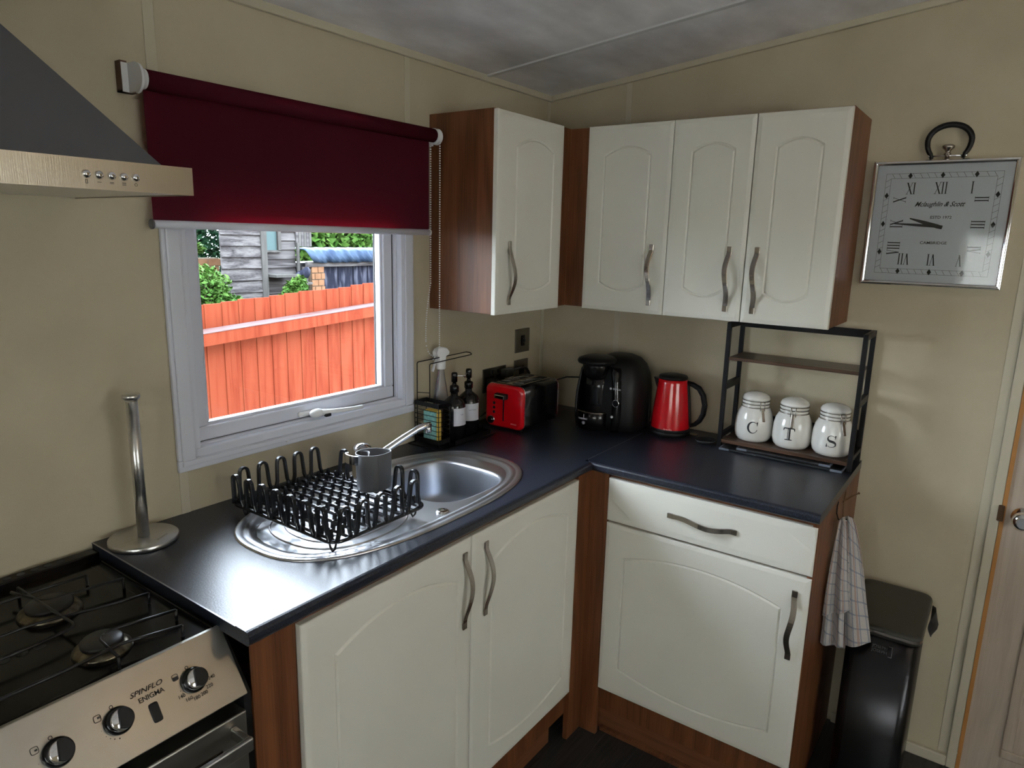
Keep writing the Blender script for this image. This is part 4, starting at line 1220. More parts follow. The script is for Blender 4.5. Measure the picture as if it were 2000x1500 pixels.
b = MB(); b.lathe([(.0145, 0), (.0145, -.004), (.0125, -.006)], (TX0 + .001, -.104, .936), 24, axis='x'); b.build('dial_ring', M['chrome'], kb)
for z in (.966, .983, 1.0):
    b = MB(); b.lathe([(.0055, 0), (.0055, -.004), (.004, -.005)], (TX0 + .002, -.115, z), 14, axis='x'); b.build('button', M['blackm'], ts)
text('panel_lettering', 'BREVILLE', .0065, (TX0 - .0006, -.205, .932), (0, -1, 0), (0, 0, 1), mat('dull_red_print', (.85, .25, .25), .4), ts)
for x in (TX0 + .03, TX1 - .03):
    for y in (TY0 + .03, TY1 - .03):
        b = MB(); b.lathe([(.009, 0), (.009, .011)], (x, y, .9003), 12); b.build('foot', M['rubber'], ts)

# ------------------------------------------------------------------ pod coffee machine
cm = thing('coffee_machine', 'black pod coffee machine with a domed body and mushroom shaped lid', 'coffee machine', (-.17, -.43, .9))
b = MB(); rings = []
for z, fx, fy in ((.9003, .92, .90), (.905, .97, .95), (.94, 1.0, 1.0), (1.0, .995, 1.0), (1.06, .96, .985), (1.11, .88, .93), (1.145, .76, .82), (1.168, .58, .62), (1.180, .34, .36), (1.183, .08, .08)):
    rings.append([(*sup(-.132, -.447, .114 * fx, .112 * fy, 2.8, 2 * PI * k / 48), z) for k in range(48)])
b.loops(rings); b.build('machine_body', M['blackm'], cm)
b = MB(); rings = []
for z, s_ in ((.9, 1.01), (.94, 1.016), (1.0, 1.012), (1.06, .976), (1.11, .896), (1.145, .775)):
    rings.append([(*sup(-.105, -.435, .085 * s_, .102 * s_, 2.8, 2 * PI * k / 48), z) for k in range(48)])
# seam ring around the body, seen as a fine edge
b = MB(); ring = []
for a in [PI * k / 24 for k in range(25)]:
    ring.append((-.105 + .0 * a, -.447 - .1135 * math.cos(a), .905 + .275 * math.sin(a) ** .62))
b.tube(ring, .0014, 6); b.build('body_seam', M['greyplastic'], cm)
# front shell with a hollow cup bay
FXc, FYc = -.215, -.392
def oval(k, z, cx_=FXc, cy_=FYc, ax=.068, ay=.062): return [(*sup(cx_, cy_, ax * k, ay * k, 2.4, 2 * PI * q / 40), z) for q in range(40)]
b = MB(); b.loops([oval(.93, .9003), oval(1.0, .906), oval(1.06, .94), oval(1.06, .968), oval(1.0, .971)], True); b.build('drip_base', M['black'], cm)
b = MB(); b.loops([oval(1.062, .9675), oval(1.065, .969), oval(1.0, .9715)], True); b.build('tray_rim', M['nickel'], cm)
b = MB(); rings = []
for z, kx in ((.97, 1.06), (1.0, 1.07), (1.04, 1.03), (1.08, .95), (1.11, .86), (1.13, .80)):
    rr_ = []
    ns = 24
    for q in range(ns + 1):
        a = R(62) + R(236) * q / ns + 0
        a2 = a + PI + R(30)
        rr_.append((FXc + .066 * kx * math.cos(a2 - R(0)) * 1.0, FYc + .062 * kx * math.sin(a2), z))
    rings.append(rr_)
# bay back wall (dark concave wall)
b = MB(); b.loops([oval(.90, .97, FXc + .02), oval(.92, 1.0, FXc + .02), oval(.88, 1.06, FXc + .02), oval(.80, 1.115, FXc + .016)], True); b.build('cup_bay', M['black'], cm)
# bay side columns
for sgn, nm in ((1, 'side_column'), (-1, 'control_strip')):
    b = MB(); rings = []
    for z, kx in ((.902, .98), (.94, 1.08), (.99, 1.10), (1.04, 1.06), (1.09, .95), (1.125, .84), (1.14, .7)):
        cy_ = FYc + sgn * .060 * kx
        w_ = .010 if sgn > 0 else .023
        cx_ = FXc + (.0 if sgn > 0 else .008)
        yy = cy_ - (.032 if sgn < 0 else 0)
        rings.append([(cx_ + (.040 if sgn > 0 else .048) * kx * math.cos(a), yy + w_ * math.sin(a), z) for a in [2 * PI * q / 20 for q in range(20)]])
    b.loops(rings); b.build(nm, M['black'], cm)
b = MB(); b.loops([oval(.76, 1.098), oval(.80, 1.112), oval(.86, 1.142), oval(.84, 1.148)], True); b.build('brew_head', M['black'], cm)
b = MB(); b.loops([oval(.90, 1.146), oval(1.12, 1.151), oval(1.17, 1.159), oval(1.10, 1.168), oval(.80, 1.175), oval(.1, 1.179)], True); b.build('lid', M['blackm'], cm)
b = MB(); b.lathe([(.007, 0), (.0075, .012), (.0075, .020)], (FXc - .030, FYc + .004, 1.082), 16); b.build('nozzle', M['plastic_white'], cm)
SXc = FXc - .0465
b = MB(); cc = (FXc - .047, FYc - .104, 1.015)
b.tube([(cc[0] + .002, cc[1] - .0125 * math.cos(2 * PI * k / 28) , cc[2] + .0125 * math.sin(2 * PI * k / 28)) for k in range(28)], .0016, 8, True); b.build('start_ring', M['chrome'], cm)
b = MB(); b.lathe([(.011, 0), (.011, -.003)], (cc[0] + .003, cc[1], cc[2]), 20, axis='x'); b.build('start_button', M['black'], cm)
b = MB(); b.lathe([(.0042, 0), (.0042, -.001)], (FXc - .0435, FYc - .081, 1.068), 16, axis='x')
b.build('maker_badge', M['whiteink'], cm)
text('maker_lettering', 'BOSCH', .0095, (FXc - .0445, FYc - .106, 1.068), (0, -1, 0), (0, 0, 1), M['whiteink'], cm)
text('tray_lettering', 'TASSIMO', .0090, (FXc - .0765, FYc + .012, .945), (.06, -1, 0), (0, 0, 1), M['whiteink'], cm)
b = MB(); b.box(FXc - .0765, FXc - .0750, FYc + .0085, FYc + .0100, .948, .962)
for k in range(5):
    a = 2 * PI * k / 5
    b.tube([(FXc - .0745, FYc + .010 + .0035 * math.cos(a) + .0025 * math.cos(q * PI / 3), .929 + .0035 * math.sin(a) + .0025 * math.sin(q * PI / 3)) for q in range(6)], .0006, 4, True)
b.build('tray_emblem', M['whiteink'], cm)
b = MB(); b.lathe([(.005, 0), (.005, -.001)], (FXc - .046, FYc - .092, .963), 14, axis='x'); b.build('indicator_print', M['whiteink'], cm)
# cable between toaster and coffee machine
cb = thing('cable', 'black cable looping between the toaster and the coffee machine', 'cable', (-.16, -.20, .9))
b = MB(); b.tube([(-.165, -.07, .905), (-.160, -.10, .96), (-.150, -.15, 1.035), (-.135, -.21, 1.058), (-.115, -.28, 1.062), (-.095, -.325, 1.050), (-.07, -.335, 1.0)], .0032, 8)
b.build('flex', M['rubber'], cb)

# ------------------------------------------------------------------ kettle
kt = thing('kettle', 'glossy red jug kettle with a black handle and lid', 'kettle', (-.105, -.648, .9))
KXc, KYc = -.105, -.648
b = MB(); b.lathe([(.070, 0), (.074, .003), (.074, .012), (.071, .017)], (KXc, KYc, .9003), 40); b.build('power_base', M['blackm'], kt)
b = MB(); b.lathe([(.0705, .018), (.0715, .024), (.0700, .05), (.066, .09), (.0605, .14), (.0540, .195), (.0525, .207)], (KXc, KYc, .9003), 48); b.build('kettle_body', M['red'], kt)
b = MB(); b.lathe([(.0715, .017), (.0722, .018), (.0722, .024), (.0715, .026)], (KXc, KYc, .9003), 48); b.build('body_ring', M['blackm'], kt)
b = MB(); b.lathe([(.0525, .207), (.0530, .213), (.050, .219), (.03, .224), (.002, .226)], (KXc, KYc, .9003), 40); b.build('lid', M['blackm'], kt)
# handle on the camera's right, spout on its left
hx, hy = .18, -.985
def KP(r_, z): return (KXc + hx * r_, KYc + hy * r_, .9 + z)
b = MB(); pts = [KP(.050, .196), KP(.072, .192), KP(.096, .180), KP(.112, .155), KP(.120, .120), KP(.117, .085), KP(.106, .060), KP(.090, .044), KP(.072, .036)]
b.tube(pts, [.009, .0095, .0105, .0105, .010, .010, .009, .008, .007], 12); b.build('handle', M['blackm'], kt)
b = MB(); b.strap([KP(.0545, .190), KP(.0645, .12), KP(.0725, .040)], (-hy, hx, 0), .010, .008); b.build('handle_spine', M['blackm'], kt, bevel=.002)
b = MB(); b.loops([[(KXc - hx * r_ + w_ * -hy, KYc - hy * r_ + w_ * hx, .9 + z) for r_, w_, z in q] for q in (((.044, -.018, .205), (.044, .018, .205), (.055, .012, .165), (.055, -.012, .165)), ((.072, -.006, .208), (.072, .006, .208), (.062, .004, .180), (.062, -.004, .180)))], False); b.build('spout', M['blackm'], kt, bevel=.003)
text('body_lettering', 'Breville', .010, (KXc - .0695, KYc - .020, .9295), (.25, -.97, 0), (0, 0, 1), mat('pale_red_print', (.85, .3, .3), .4), kt)
b = MB(); b.box(KXc + .005, KXc + .03, KYc - .100, KYc - .073, .9035, .907); b.build('cord_tab', M['nickel'], kt, bevel=.001)

# ------------------------------------------------------------------ spoon rest
sr = thing('spoon_rest', 'small black leaf-shaped spoon rest between the kettle and the jar rack', 'spoon rest', (-.15, -.80, .9))
b = MB()
def leaf(k, z):
    out = []
    for q in range(32):
        a = 2 * PI * q / 32
        r_ = .034 * (1 + .35 * max(0, math.cos(a - R(150))) ** 6)
        out.append((-.150 + r_ * k * math.cos(a) * .9, -.808 + r_ * k * math.sin(a) * 1.05, .9003 + z))
    return out
b.loops([leaf(.70, 0), leaf(.85, .003), leaf(1.0, .014), leaf(.97, .015), leaf(.80, .006), leaf(.2, .004)], True); b.build('dish', M['bookblack'], sr)

# ------------------------------------------------------------------ counter shelf rack with jars
rk = thing('shelf_rack', 'black metal countertop shelf rack with two brown shelves', 'shelf', (-.09, -1.065, .9))
GX0, GX1, GY0, GY1, GT = -.166, -.010, -1.283, -.850, 1.338
tk = .014
for y in (GY0, GY1):
    s_ = -1 if y == GY0 else 1
    for x in (GX0, GX1):
        b = MB(); b.box(x - tk if x == GX1 else x, x if x == GX1 else x + tk, y if s_ < 0 else y - tk, y + tk if s_ < 0 else y, .9003, GT); b.build('leg', M['blackmetal'], rk, bevel=.001)
    ya, yb = (y, y + tk) if s_ < 0 else (y - tk, y)
    for z0, z1 in ((GT - .018, GT), (1.106, 1.130), (.935, .950)):
        b = MB(); b.box(GX0 + tk, GX1 - tk, ya, yb, z0, z1); b.build('side_rail', M['blackmetal'], rk, bevel=.001)
b = MB(); b.box(GX1 - tk, GX1, GY0 + tk, GY1 - tk, GT - .026, GT); b.build('back_rail', M['blackmetal'], rk)
b = MB(); b.box(GX1 - .006, GX1, GY0 + tk, GY1 - tk, .930, 1.004); b.build('back_panel', M['blackmetal'], rk)
b = MB(); b.box(GX0 + .001, GX1 - .006, GY0 + tk, GY1 - tk, .918, .930); b.build('lower_shelf', M['shelfwood'], rk, bevel=.0015)
b = MB(); b.box(GX0 + .004, GX1 - .006, GY0 + tk, GY1 - tk, 1.210, 1.221); b.build('upper_shelf', M['shelfwood'], rk, bevel=.0015)

JP = [(.044, 0), (.052, .003), (.0595, .014), (.0632, .032), (.0630, .052), (.0612, .078), (.0562, .100), (.0480, .116), (.0430, .121)]


def jr(z):
    for (r0, z0), (r1, z1) in zip(JP, JP[1:]):
        if z0 <= z <= z1: return r0 + (r1 - r0) * (z - z0) / (z1 - z0)
    return JP[-1][0]


def jar(x, y, letter, label, laz, caz, word_group='cream ceramic storage jars on the rack'):
    z0 = .9303
    t_ = thing('storage_jar', label, 'jar', (x, y, z0), word_group)
    b_ = MB(); b_.lathe(JP, (x, y, z0), 48); b_.build('jar_body', M['cream'], t_)
    b_ = MB(); b_.lathe([(.0435, .1205), (.0455, .1225), (.0455, .127), (.0435, .129)], (x, y, z0), 48); b_.build('neck_ring', M['cream'], t_)
    b_ = MB(); b_.lathe([(.0425, .131), (.0458, .133), (.0458, .139), (.0425, .1405)], (x, y, z0), 48); b_.build('neck_ring', M['cream'], t_)
    b_ = MB(); b_.lathe([(.0428, .1195), (.0432, .1205), (.0432, .142), (.0425, .143)], (x, y, z0), 40); b_.build('seal', M['blackm'], t_)
    b_ = MB(); b_.lathe([(.0435, .143), (.0462, .146), (.0458, .151), (.041, .159), (.030, .1655), (.015, .1690), (.001, .1700)], (x, y, z0), 48); b_.build('lid', M['cream'], t_)
    b_ = MB()
    for zz, rr_ in ((.1195, .0462), (.1300, .0452), (.1420, .0462)):
        b_.tube([(x + rr_ * math.cos(2 * PI * k / 40), y + rr_ * math.sin(2 * PI * k / 40), z0 + zz) for k in range(40)], .0012, 6, True)
    ca = R(caz)
    for da in (-.16, .16):
        b_.tube([(x + .0475 * math.cos(ca + da), y + .0475 * math.sin(ca + da), z0 + .143), (x + .050 * math.cos(ca + da), y + .050 * math.sin(ca + da), z0 + .112)], .0012, 6)
    w_ = b_.build('wire_bail', M['nickel'], t_)
    b_ = MB()
    P_ = lambda r_, z: (x + r_ * math.cos(ca), y + r_ * math.sin(ca), z0 + z)
    b_.strap([P_(.0495, .120), P_(.054, .105), P_(.061, .088), P_(.0655, .078)], (-math.sin(ca), math.cos(ca), 0), .0045, .002); b_.build('clasp', M['nickel'], t_, bevel=.0008)
    # letter
    la = R(laz)

    def fn(s, t):
        s, t = s * 1.28, t * 1.28
        z = .056 + t
        r_ = jr(z) + .0006
        return (x + r_ * math.cos(la + s / .062), y + r_ * math.sin(la + s / .062), z0 + z)
    b_ = MB(); a = .0125; h = .0150
    rib = b_.ribbon
    b_.ribbon = lambda f_, p_, w_: rib(f_, p_, [q * 1.35 for q in w_] if isinstance(w_, list) else w_ * 1.35)
    if letter == 'T':
        b_.ribbon(fn, [(-a, h), (-a / 2, h), (0, h), (a / 2, h), (a, h)], .0022)
        b_.ribbon(fn, [(-a, h), (-a - .0012, h - .007)], [.003, .0008]); b_.ribbon(fn, [(a, h), (a + .0012, h - .007)], [.003, .0008])
        b_.ribbon(fn, [(.0022, h), (.0022, 0), (.0022, -h)], .0026); b_.ribbon(fn, [(-.0026, h), (-.0026, 0), (-.0026, -h)], .0008)
        for k in range(8): b_.ribbon(fn, [(-.0026, -h + .002 + k * .0036), (.001, -h + .004 + k * .0036)], .0007)
        b_.ribbon(fn, [(-.0085, -h), (0, -h), (.0085, -h)], .0018)
    elif letter == 'C':
        P2 = [(.0005 + .0122 * math.cos(q), .0150 * math.sin(q)) for q in [R(48) + R(264) * k / 22 for k in range(23)]]
        b_.ribbon(fn, P2, [.0010 + .0030 * math.sin(PI * k / 22) ** 2 for k in range(23)])
        b_.ribbon(fn, [(-.0022 + .0086 * math.cos(q), .0125 * math.sin(q)) for q in [R(110) + R(140) * k / 12 for k in range(13)]], .0008)
        b_.ribbon(fn, [(.0108, .0150), (.0108, .0045)], [.0030, .0008]); b_.ribbon(fn, [(.0088, -.0105), (.0115, -.0060)], [.0012, .0012])
        for k in range(6): b_.ribbon(fn, [(-.0112, -.008 + k * .003), (-.0085, -.0065 + k * .003)], .0006)
    else:
        P2 = []
        for k in range(25):
            t = k / 24
            if t < .5:
                q = R(35) + R(215) * (t / .5); P2.append((.0085 * math.cos(q), .0072 + .0072 * math.sin(q)))
            else:
                q = R(70) - R(215) * ((t - .5) / .5); P2.append((.0005 + .0095 * math.cos(q), -.0075 + .0075 * math.sin(q)))
        b_.ribbon(fn, P2, [.0010 + .0030 * math.exp(-((k - 12) / 4.5) ** 2) for k in range(25)])
        b_.ribbon(fn, [(p[0] + .0012, p[1] - .0034) for p in P2[8:17]], .0007)
        for k in range(4): b_.ribbon(fn, [(-.005 + k * .003, .0015 - k * .0012), (-.003 + k * .003, -.0015 - k * .0012)], .0006)
        b_.ribbon(fn, [(.0088, .0150), (.0088, .0062)], [.0026, .0008]); b_.ribbon(fn, [(-.0100, -.0150), (-.0100, -.0062)], [.0026, .0008])
    b_.build('letter', M['ink'], t_, fixn=False)
    return t_


jar(-.090, -.949, 'C', 'cream ceramic clip-top jar lettered C, left end of the rack shelf', 193, 224)
jar(-.092, -1.078, 'T', 'cream ceramic clip-top jar lettered T, middle of the rack shelf', 184, 190)
jar(-.092, -1.205, 'S', 'cream ceramic clip-top jar lettered S, right end of the rack shelf', 188, 222)


def flat_book(x0, x1, y0, y1, z0, th, label, words=None):
    t_ = thing('book', label, 'book', ((x0 + x1) / 2, (y0 + y1) / 2, z0), 'flat dark books under the jar rack')
    b_ = MB(); b_.box(x0, x1, y0 + .035, y1 - .035, z0, z0 + th); b_.build('cover', M['bookblack'], t_, bevel=.002)
    for ya, yb in ((y0, y0 + .035), (y1 - .035, y1)):
        b_ = MB(); b_.box(x0 - .0012, x1, ya, yb, z0 - .0, z0 + .0022); b_.box(x0 - .0012, x0 + .003, ya, yb, z0, z0 + th + .0006); b_.box(x0, x1, ya if ya == y0 else yb - .004, ya + .004 if ya == y0 else yb, z0, z0 + th + .0006)
        b_.build('corner_binding', M['bookblue'], t_, bevel=.001)
        b_ = MB(); b_.box(x0 + .003, x1 - .003, ya + (.004 if ya == y0 else 0), yb - (0 if ya == y0 else .004), z0 + .0022, z0 + th); b_.build('cover_end', M['bookblack'], t_)
    if words: text('spine_lettering', words, .005, (x0 - .0005, y1 - .12, z0 + th * .5), (0, -1, 0), (0, 0, 1), M['labelink'], t_)


flat_book(-.195, -.018, -1.262, -.868, .9003, .0075, 'lower of two flat dark books under the jar rack', 'tower')
flat_book(-.185, -.018, -1.225, -.925, .9080, .0075, 'upper of two flat dark books under the jar rack, the shorter one')

# ------------------------------------------------------------------ hooks and towel on the end panel
hk = thing('towel_hook', 'bronze wire hook on the walnut end panel, bare beside the towel', 'hook', (-.26, -1.287, .82))
b = MB(); b.tube([(-.245, -1.2885, .866), (-.262, -1.290, .860), (-.275, -1.291, .840), (-.278, -1.291, .815), (-.276, -1.294, .79), (-.276, -1.304, .785), (-.276, -1.312, .792)], .0018, 8)
b.tube([(-.276, -1.289, .838), (-.230, -1.300, .842), (-.200, -1.318, .850)], .0022, 8); b.sphere((-.200, -1.318, .850), .0036, 8, 6); b.build('wire', M['brass'], hk)
hk = thing('towel_hook', 'black wire hook that the tea towel hangs from', 'hook', (-.37, -1.287, .82))
b = MB(); b.tube([(-.355, -1.2885, .862), (-.372, -1.289, .855), (-.380, -1.291, .835), (-.372, -1.296, .815), (-.355, -1.308, .808), (-.345, -1.318, .815), (-.343, -1.322, .822)], .0018, 8); b.build('wire', M['blackmetal'], hk)
tw = thing('tea_towel', 'checked grey and white tea towel hanging from the hook on the end panel', 'towel', (-.34, -1.33, .82))


def cloth(name, x0f, yc, halfw, ztop, zbot, folds, amp, phase, nu=60, nv=40, tuck=None):
    vs = []; fs = []; uvs = []
    for j in range(nv + 1):
        t_ = j / nv
        for i in range(nu + 1):
            u_ = i / nu
            hw = halfw(t_)
            yy = yc(t_) + (u_ * 2 - 1) * hw
            xx = x0f(t_) + amp(t_) * math.sin(u_ * folds * 2 * PI + phase + 1.3 * t_)
            zz = ztop + (zbot(u_) - ztop) * t_ - .010 * (1 - t_) * abs(u_ * 2 - 1)
            vs.append((xx, yy, zz)); uvs.append((u_ * 1.0 + .12 * t_, t_ * 1.0 + .15 * u_))
    for j in range(nv):
        for i in range(nu):
            a = j * (nu + 1) + i; fs.append((a, a + 1, a + nu + 2, a + nu + 1))
    o_ = worg(tw)
    me = bpy.data.meshes.new(name); me.from_pydata([tuple(Vector(v) - o_) for v in vs], [], fs)
    uvl = me.uv_layers.new(name='UVMap')
    for l in me.loops: uvl.data[l.index].uv = uvs[l.vertex_index]
    for p in me.polygons: p.use_smooth = True
    me.materials.append(M['towel'])
    o = bpy.data.objects.new(name, me); col.objects.link(o); o.parent = tw
    sm = o.modifiers.new('thick', 'SOLIDIFY'); sm.thickness = .0035; sm.offset = 0
    return o


cloth('rear_fold', lambda t: -.345 - .034 * min(1, t * 1.6), lambda t: -1.318 - .045 * t ** .8, lambda t: .012 + .048 * t ** .7, .824, lambda u: .462 - .055 * u if u < .55 else .418, 1.4, lambda t: .004 + .010 * t, .6)
cloth('front_fold', lambda t: -.362 - .030 * min(1, t * 1.5), lambda t: -1.308 - .016 * t, lambda t: .009 + .022 * t ** .8, .822, lambda u: .432 - .012 * u, 1.6, lambda t: .003 + .007 * t, 2.0)
cloth('short_fold', lambda t: -.380 - .032 * min(1, t * 1.4), lambda t: -1.310 - .018 * t ** .9, lambda t: .009 + .025 * t ** .8, .826, lambda u: .560 - .035 * u, 1.7, lambda t: .003 + .007 * t, .2)

# ------------------------------------------------------------------ pedal bin
bn = thing('pedal_bin', 'tall dark steel waste bin beside the base cabinet', 'bin', (-.19, -1.44, FL))
NX0, NX1, NY0, NY1 = -.355, -.028, -1.545, -1.350
def rr2(i_, z, r_=.03): return [(x, y, z) for x, y in rrect(NX0 + i_, NX1 - i_, NY0 + i_, NY1 - i_, r_)]
b = MB(); b.loops([rr2(.006, FL + .002), rr2(.004, FL + .03), rr2(.004, .478)], True); b.build('bin_body', M['bin'], bn)
b = MB(); b.loops([rr2(.003, .478), rr2(.003, .483)], True); b.build('seal_line', M['rubber'], bn)
b = MB(); b.loops([rr2(-.002, .483), rr2(-.003, .502), rr2(-.001, .507), rr2(.003, .509), rr2(.010, .5095)], True); b.build('lid', M['binlid'], bn)
b = MB(); b.strap([(x, y, .4945) for x, y in rrect(NX0 - .0034, NX1 + .0034, NY0 - .0034, NY1 + .0034, .031)], (0, 0, 1), .0045, .0012, True); b.build('lid_band', M['nickel'], bn)
b = MB(); b.box(NX0 - .01, NX0 + .02, -1.50, -1.40, FL + .004, FL + .022); b.build('pedal', M['steel'], bn, bevel=.003)
b = MB(); xx = NX0 + .003
text('embossed_lettering', 'JOSEPH', .0125, (xx, -1.447, .448), (0, -1, 0), (0, 0, 1), M['greyplastic'], bn)
text('embossed_lettering', 'JOSEPH', .0125, (xx, -1.447, .434), (0, -1, 0), (0, 0, 1), M['greyplastic'], bn)
b = MB(); b.box(xx - .0006, xx + .001, -1.4795, -1.4785, .424, .458); b.box(xx - .0006, xx + .001, -1.4795, -1.470, .457, .458); b.box(xx - .0006, xx + .001, -1.4795, -1.470, .424, .425); b.build('logo_frame', M['steel'], bn)
b = MB(); rings = []
for k, (dx, r1, r2, dz) in enumerate(((-.165, .012, .020, 0), (-.14, .022, .034, -.01), (-.11, .024, .040, -.012), (-.075, .018, .030, -.004), (-.05, .008, .012, .006))):
    rings.append([(dx, -1.548 - r1 * (.6 + .4 * math.cos(a)) * (1 + .15 * math.sin(3 * a + k)), .466 + dz + r2 * math.sin(a) * (1 + .12 * math.cos(4 * a + k))) for a in [2 * PI * q / 16 for q in range(16)]])
b.loops(rings, True); b.build('bin_liner', M['rubber'], bn)

# ------------------------------------------------------------------ wall clock
ck = thing('wall_clock', 'square chrome wall clock with roman numerals and a black loop handle', 'clock', (0, -1.4025, 1.67))
KY, KZ, KH = -1.4025, 1.670, .1865


def CF(u_, v_, d=0.0): return (-.0005 - d, KY - u_, KZ + v_)


b = MB()
def sq(h_, d): return [CF(-h_, -h_, d), CF(h_, -h_, d), CF(h_, h_, d), CF(-h_, h_, d)]
b.loops([sq(KH - .004, 0), sq(KH - .001, .022), sq(KH, .027), sq(KH - .003, .032), sq(KH - .008, .0335), sq(KH - .013, .031), sq(KH - .015, .024)], False, True, False)
b.build('chrome_frame', M['chrome'], ck, bevel=.0015, seg=2)
b = MB(); b.add([CF(-KH + .006, -KH + .006, .0205), CF(KH - .006, -KH + .006, .0205), CF(KH - .006, KH - .006, .0205), CF(-KH + .006, KH - .006, .0205)], [(0, 1, 2, 3)])
b.add([CF(-KH + .006, -KH + .006, .018), CF(KH - .006, -KH + .006, .018), CF(KH - .006, KH - .006, .018), CF(-KH + .006, KH - .006, .018)], [(3, 2, 1, 0)])
b.build('clock_face', M['dial'], ck)
gq = MB(); gq.loops([sq(KH - .014, .0265), sq(KH - .014, .0280)], False); gq.build('glass_cover', M['clockglass'], ck)
FD = .0209
b = MB()
for r_ in (.135, .149):
    for k in range(4):
        c_, s_ = [(1, 0), (0, 1), (-1, 0), (0, -1)][k]
        P0 = lambda a_, h_: (a_ * c_ - h_ * s_, a_ * s_ + h_ * c_)
        b.ribbon(lambda s, t: CF(s, t, FD), [P0(-r_ + (.0 if r_ > .14 else 0), r_), P0(r_, r_)], .0007)
for k in range(4):
    c_, s_ = [(1, 0), (0, 1), (-1, 0), (0, -1)][k]
    P0 = lambda a_, h_: (a_ * c_ - h_ * s_, a_ * s_ + h_ * c_)
    for m_ in range(-7, 8):
        a_ = m_ * .0185
        if m_ % 5 == 0 and abs(m_) <= 5:
            q = [P0(a_ * .0 + m_ / 5 * .0845 * 1.0 + dx, .142 + dz) for dx, dz in ((-.0058, 0), (0, -.009), (.0058, 0), (0, .009))] if k in (0, 2) else [P0(m_ / 5 * .0845 + dx, .142 + dz) for dx, dz in ((-.009, 0), (0, -.0058), (.009, 0), (0, .0058))]
            b.add([CF(x, y, FD + .0001) for x, y in q], [(0, 1, 2, 3)])
        else:
            b.ribbon(lambda s, t: CF(s, t, FD), [P0(a_ - .004, .149), P0(a_ + .004, .135)], .0008)
b.build('minute_track', M['ink'], ck, fixn=False)


def numeral(s_, u_, v_, rot):
    wid = {'I': .0085, 'V': .0145, 'X': .0165}
    tot = sum(wid[c] for c in s_); x = -tot / 2; h = .0165
    b_ = MB(); cr_, sr_ = math.cos(R(rot)), math.sin(R(rot))
    fn = lambda s, t: CF(u_ + s * cr_ - t * sr_, v_ + s * sr_ + t * cr_, FD + .0001)
    for c in s_:
        w_ = wid[c]; m_ = x + w_ / 2
        if c == 'I':
            b_.ribbon(fn, [(m_, -h), (m_, h)], .0030)
            for z in (-h, h): b_.ribbon(fn, [(m_ - .0032, z), (m_ + .0032, z)], .0010)
        elif c == 'V':
            b_.ribbon(fn, [(m_ - .0052, h), (m_, -h)], .0034); b_.ribbon(fn, [(m_ + .0052, h), (m_, -h)], .0012)
            b_.ribbon(fn, [(m_ - .0078, h), (m_ - .0026, h)], .0010); b_.ribbon(fn, [(m_ + .0030, h), (m_ + .0074, h)], .0010)
        else:
            b_.ribbon(fn, [(m_ - .0060, h), (m_ + .0060, -h)], .0034); b_.ribbon(fn, [(m_ + .0060, h), (m_ - .0060, -h)], .0012)
            for z in (-h, h):
                for q in (-.006, .006): b_.ribbon(fn, [(m_ + q - .0028, z), (m_ + q + .0028, z)], .0010)
        x += w_
    b_.build('numeral', M['ink'], ck, fixn=False)


NR = .105
for s_, u_, v_, a in (('XII', 0, NR, 0), ('I', .078, NR, 0), ('II', NR, .072, -90), ('III', NR, 0, -90), ('IV', NR, -.072, -90), ('V', .072, -NR, 180), ('VI', 0, -NR, 180), ('VII', -.074, -NR, 180), ('VIII', -NR, -.072, 90), ('IX', -NR, 0, 90), ('X', -NR, .072, 90), ('XI', -.078, NR, 0)):
    numeral(s_, u_, v_, a)
text('maker_lettering', 'Mclaughlin & Scott', .0200, CF(.000, .058, FD), (0, -1, 0), (0, 0, 1), M['ink'], ck, shear=.55, xs=.84)
text('date_lettering', 'ESTD 1972', .0115, CF(.010, .020, FD), (0, -1, 0), (0, 0, 1), M['ink'], ck, xs=1.05)
text('place_lettering', 'CAMBRIDGE', .0115, CF(.0, -.055, FD), (0, -1, 0), (0, 0, 1), M['ink'], ck, xs=1.1)
for nm, ang, ln, wd, dd in (('minute_hand', 176.5, .120, .0036, .0232), ('hour_hand', 163.0, .078, .0050, .0222)):
    b = MB(); a = R(ang); c_, s_ = math.cos(a), math.sin(a)
    out = [(-.014, -wd * .9), (-.014, wd * .9), (.0, wd * 1.2), (ln * .5, wd), (ln, wd * .35), (ln, -wd * .35), (ln * .5, -wd), (0, -wd * 1.2)]
    b.loops([[CF(.004 + x * c_ - y * s_, -.006 + x * s_ + y * c_, d_) for x, y in out] for d_ in (dd, dd + .0007)], False)
    b.build(nm, M['ink'], ck)
# knob and loop handle on top
b = MB(); tz = KZ + KH
b.lathe([(.006, -.003), (.006, .010), (.0095, .012), (.0095, .016), (.006, .019), (.008, .024), (.016, .032), (.0165, .038), (.010, .042), (.002, .043)], (-.016, KY - .003, tz), 24)
b.build('crown', M['nickel'], ck)
b = MB(); b.tube([(-.016, KY + .043, tz + .010), (-.016, KY - .049, tz + .010)], .0022, 8)
for s_ in (.043, -.049): b.sphere((-.016, KY + s_, tz + .010), .0048, 10, 8)
b.build('handle_pin', M['chrome'], ck)
b = MB(); pts = []
for k in range(25):
    a = R(-38) + R(256) * k / 24
    pts.append((-.016, KY - .003 + .0555 * math.cos(a), tz + .052 + (.045 if math.sin(a) > 0 else .060) * math.sin(a)))
pts = [(-.016, KY + .036, tz + .002)] + pts[::1] + [(-.016, KY - .042, tz + .002)]
pts = [p for p in pts]
b.tube(pts, [.0050] + [.0066 + .0018 * math.sin(PI * k / 24) for k in range(25)] + [.0050], 12); b.build('loop_handle', M['blackm'], ck)

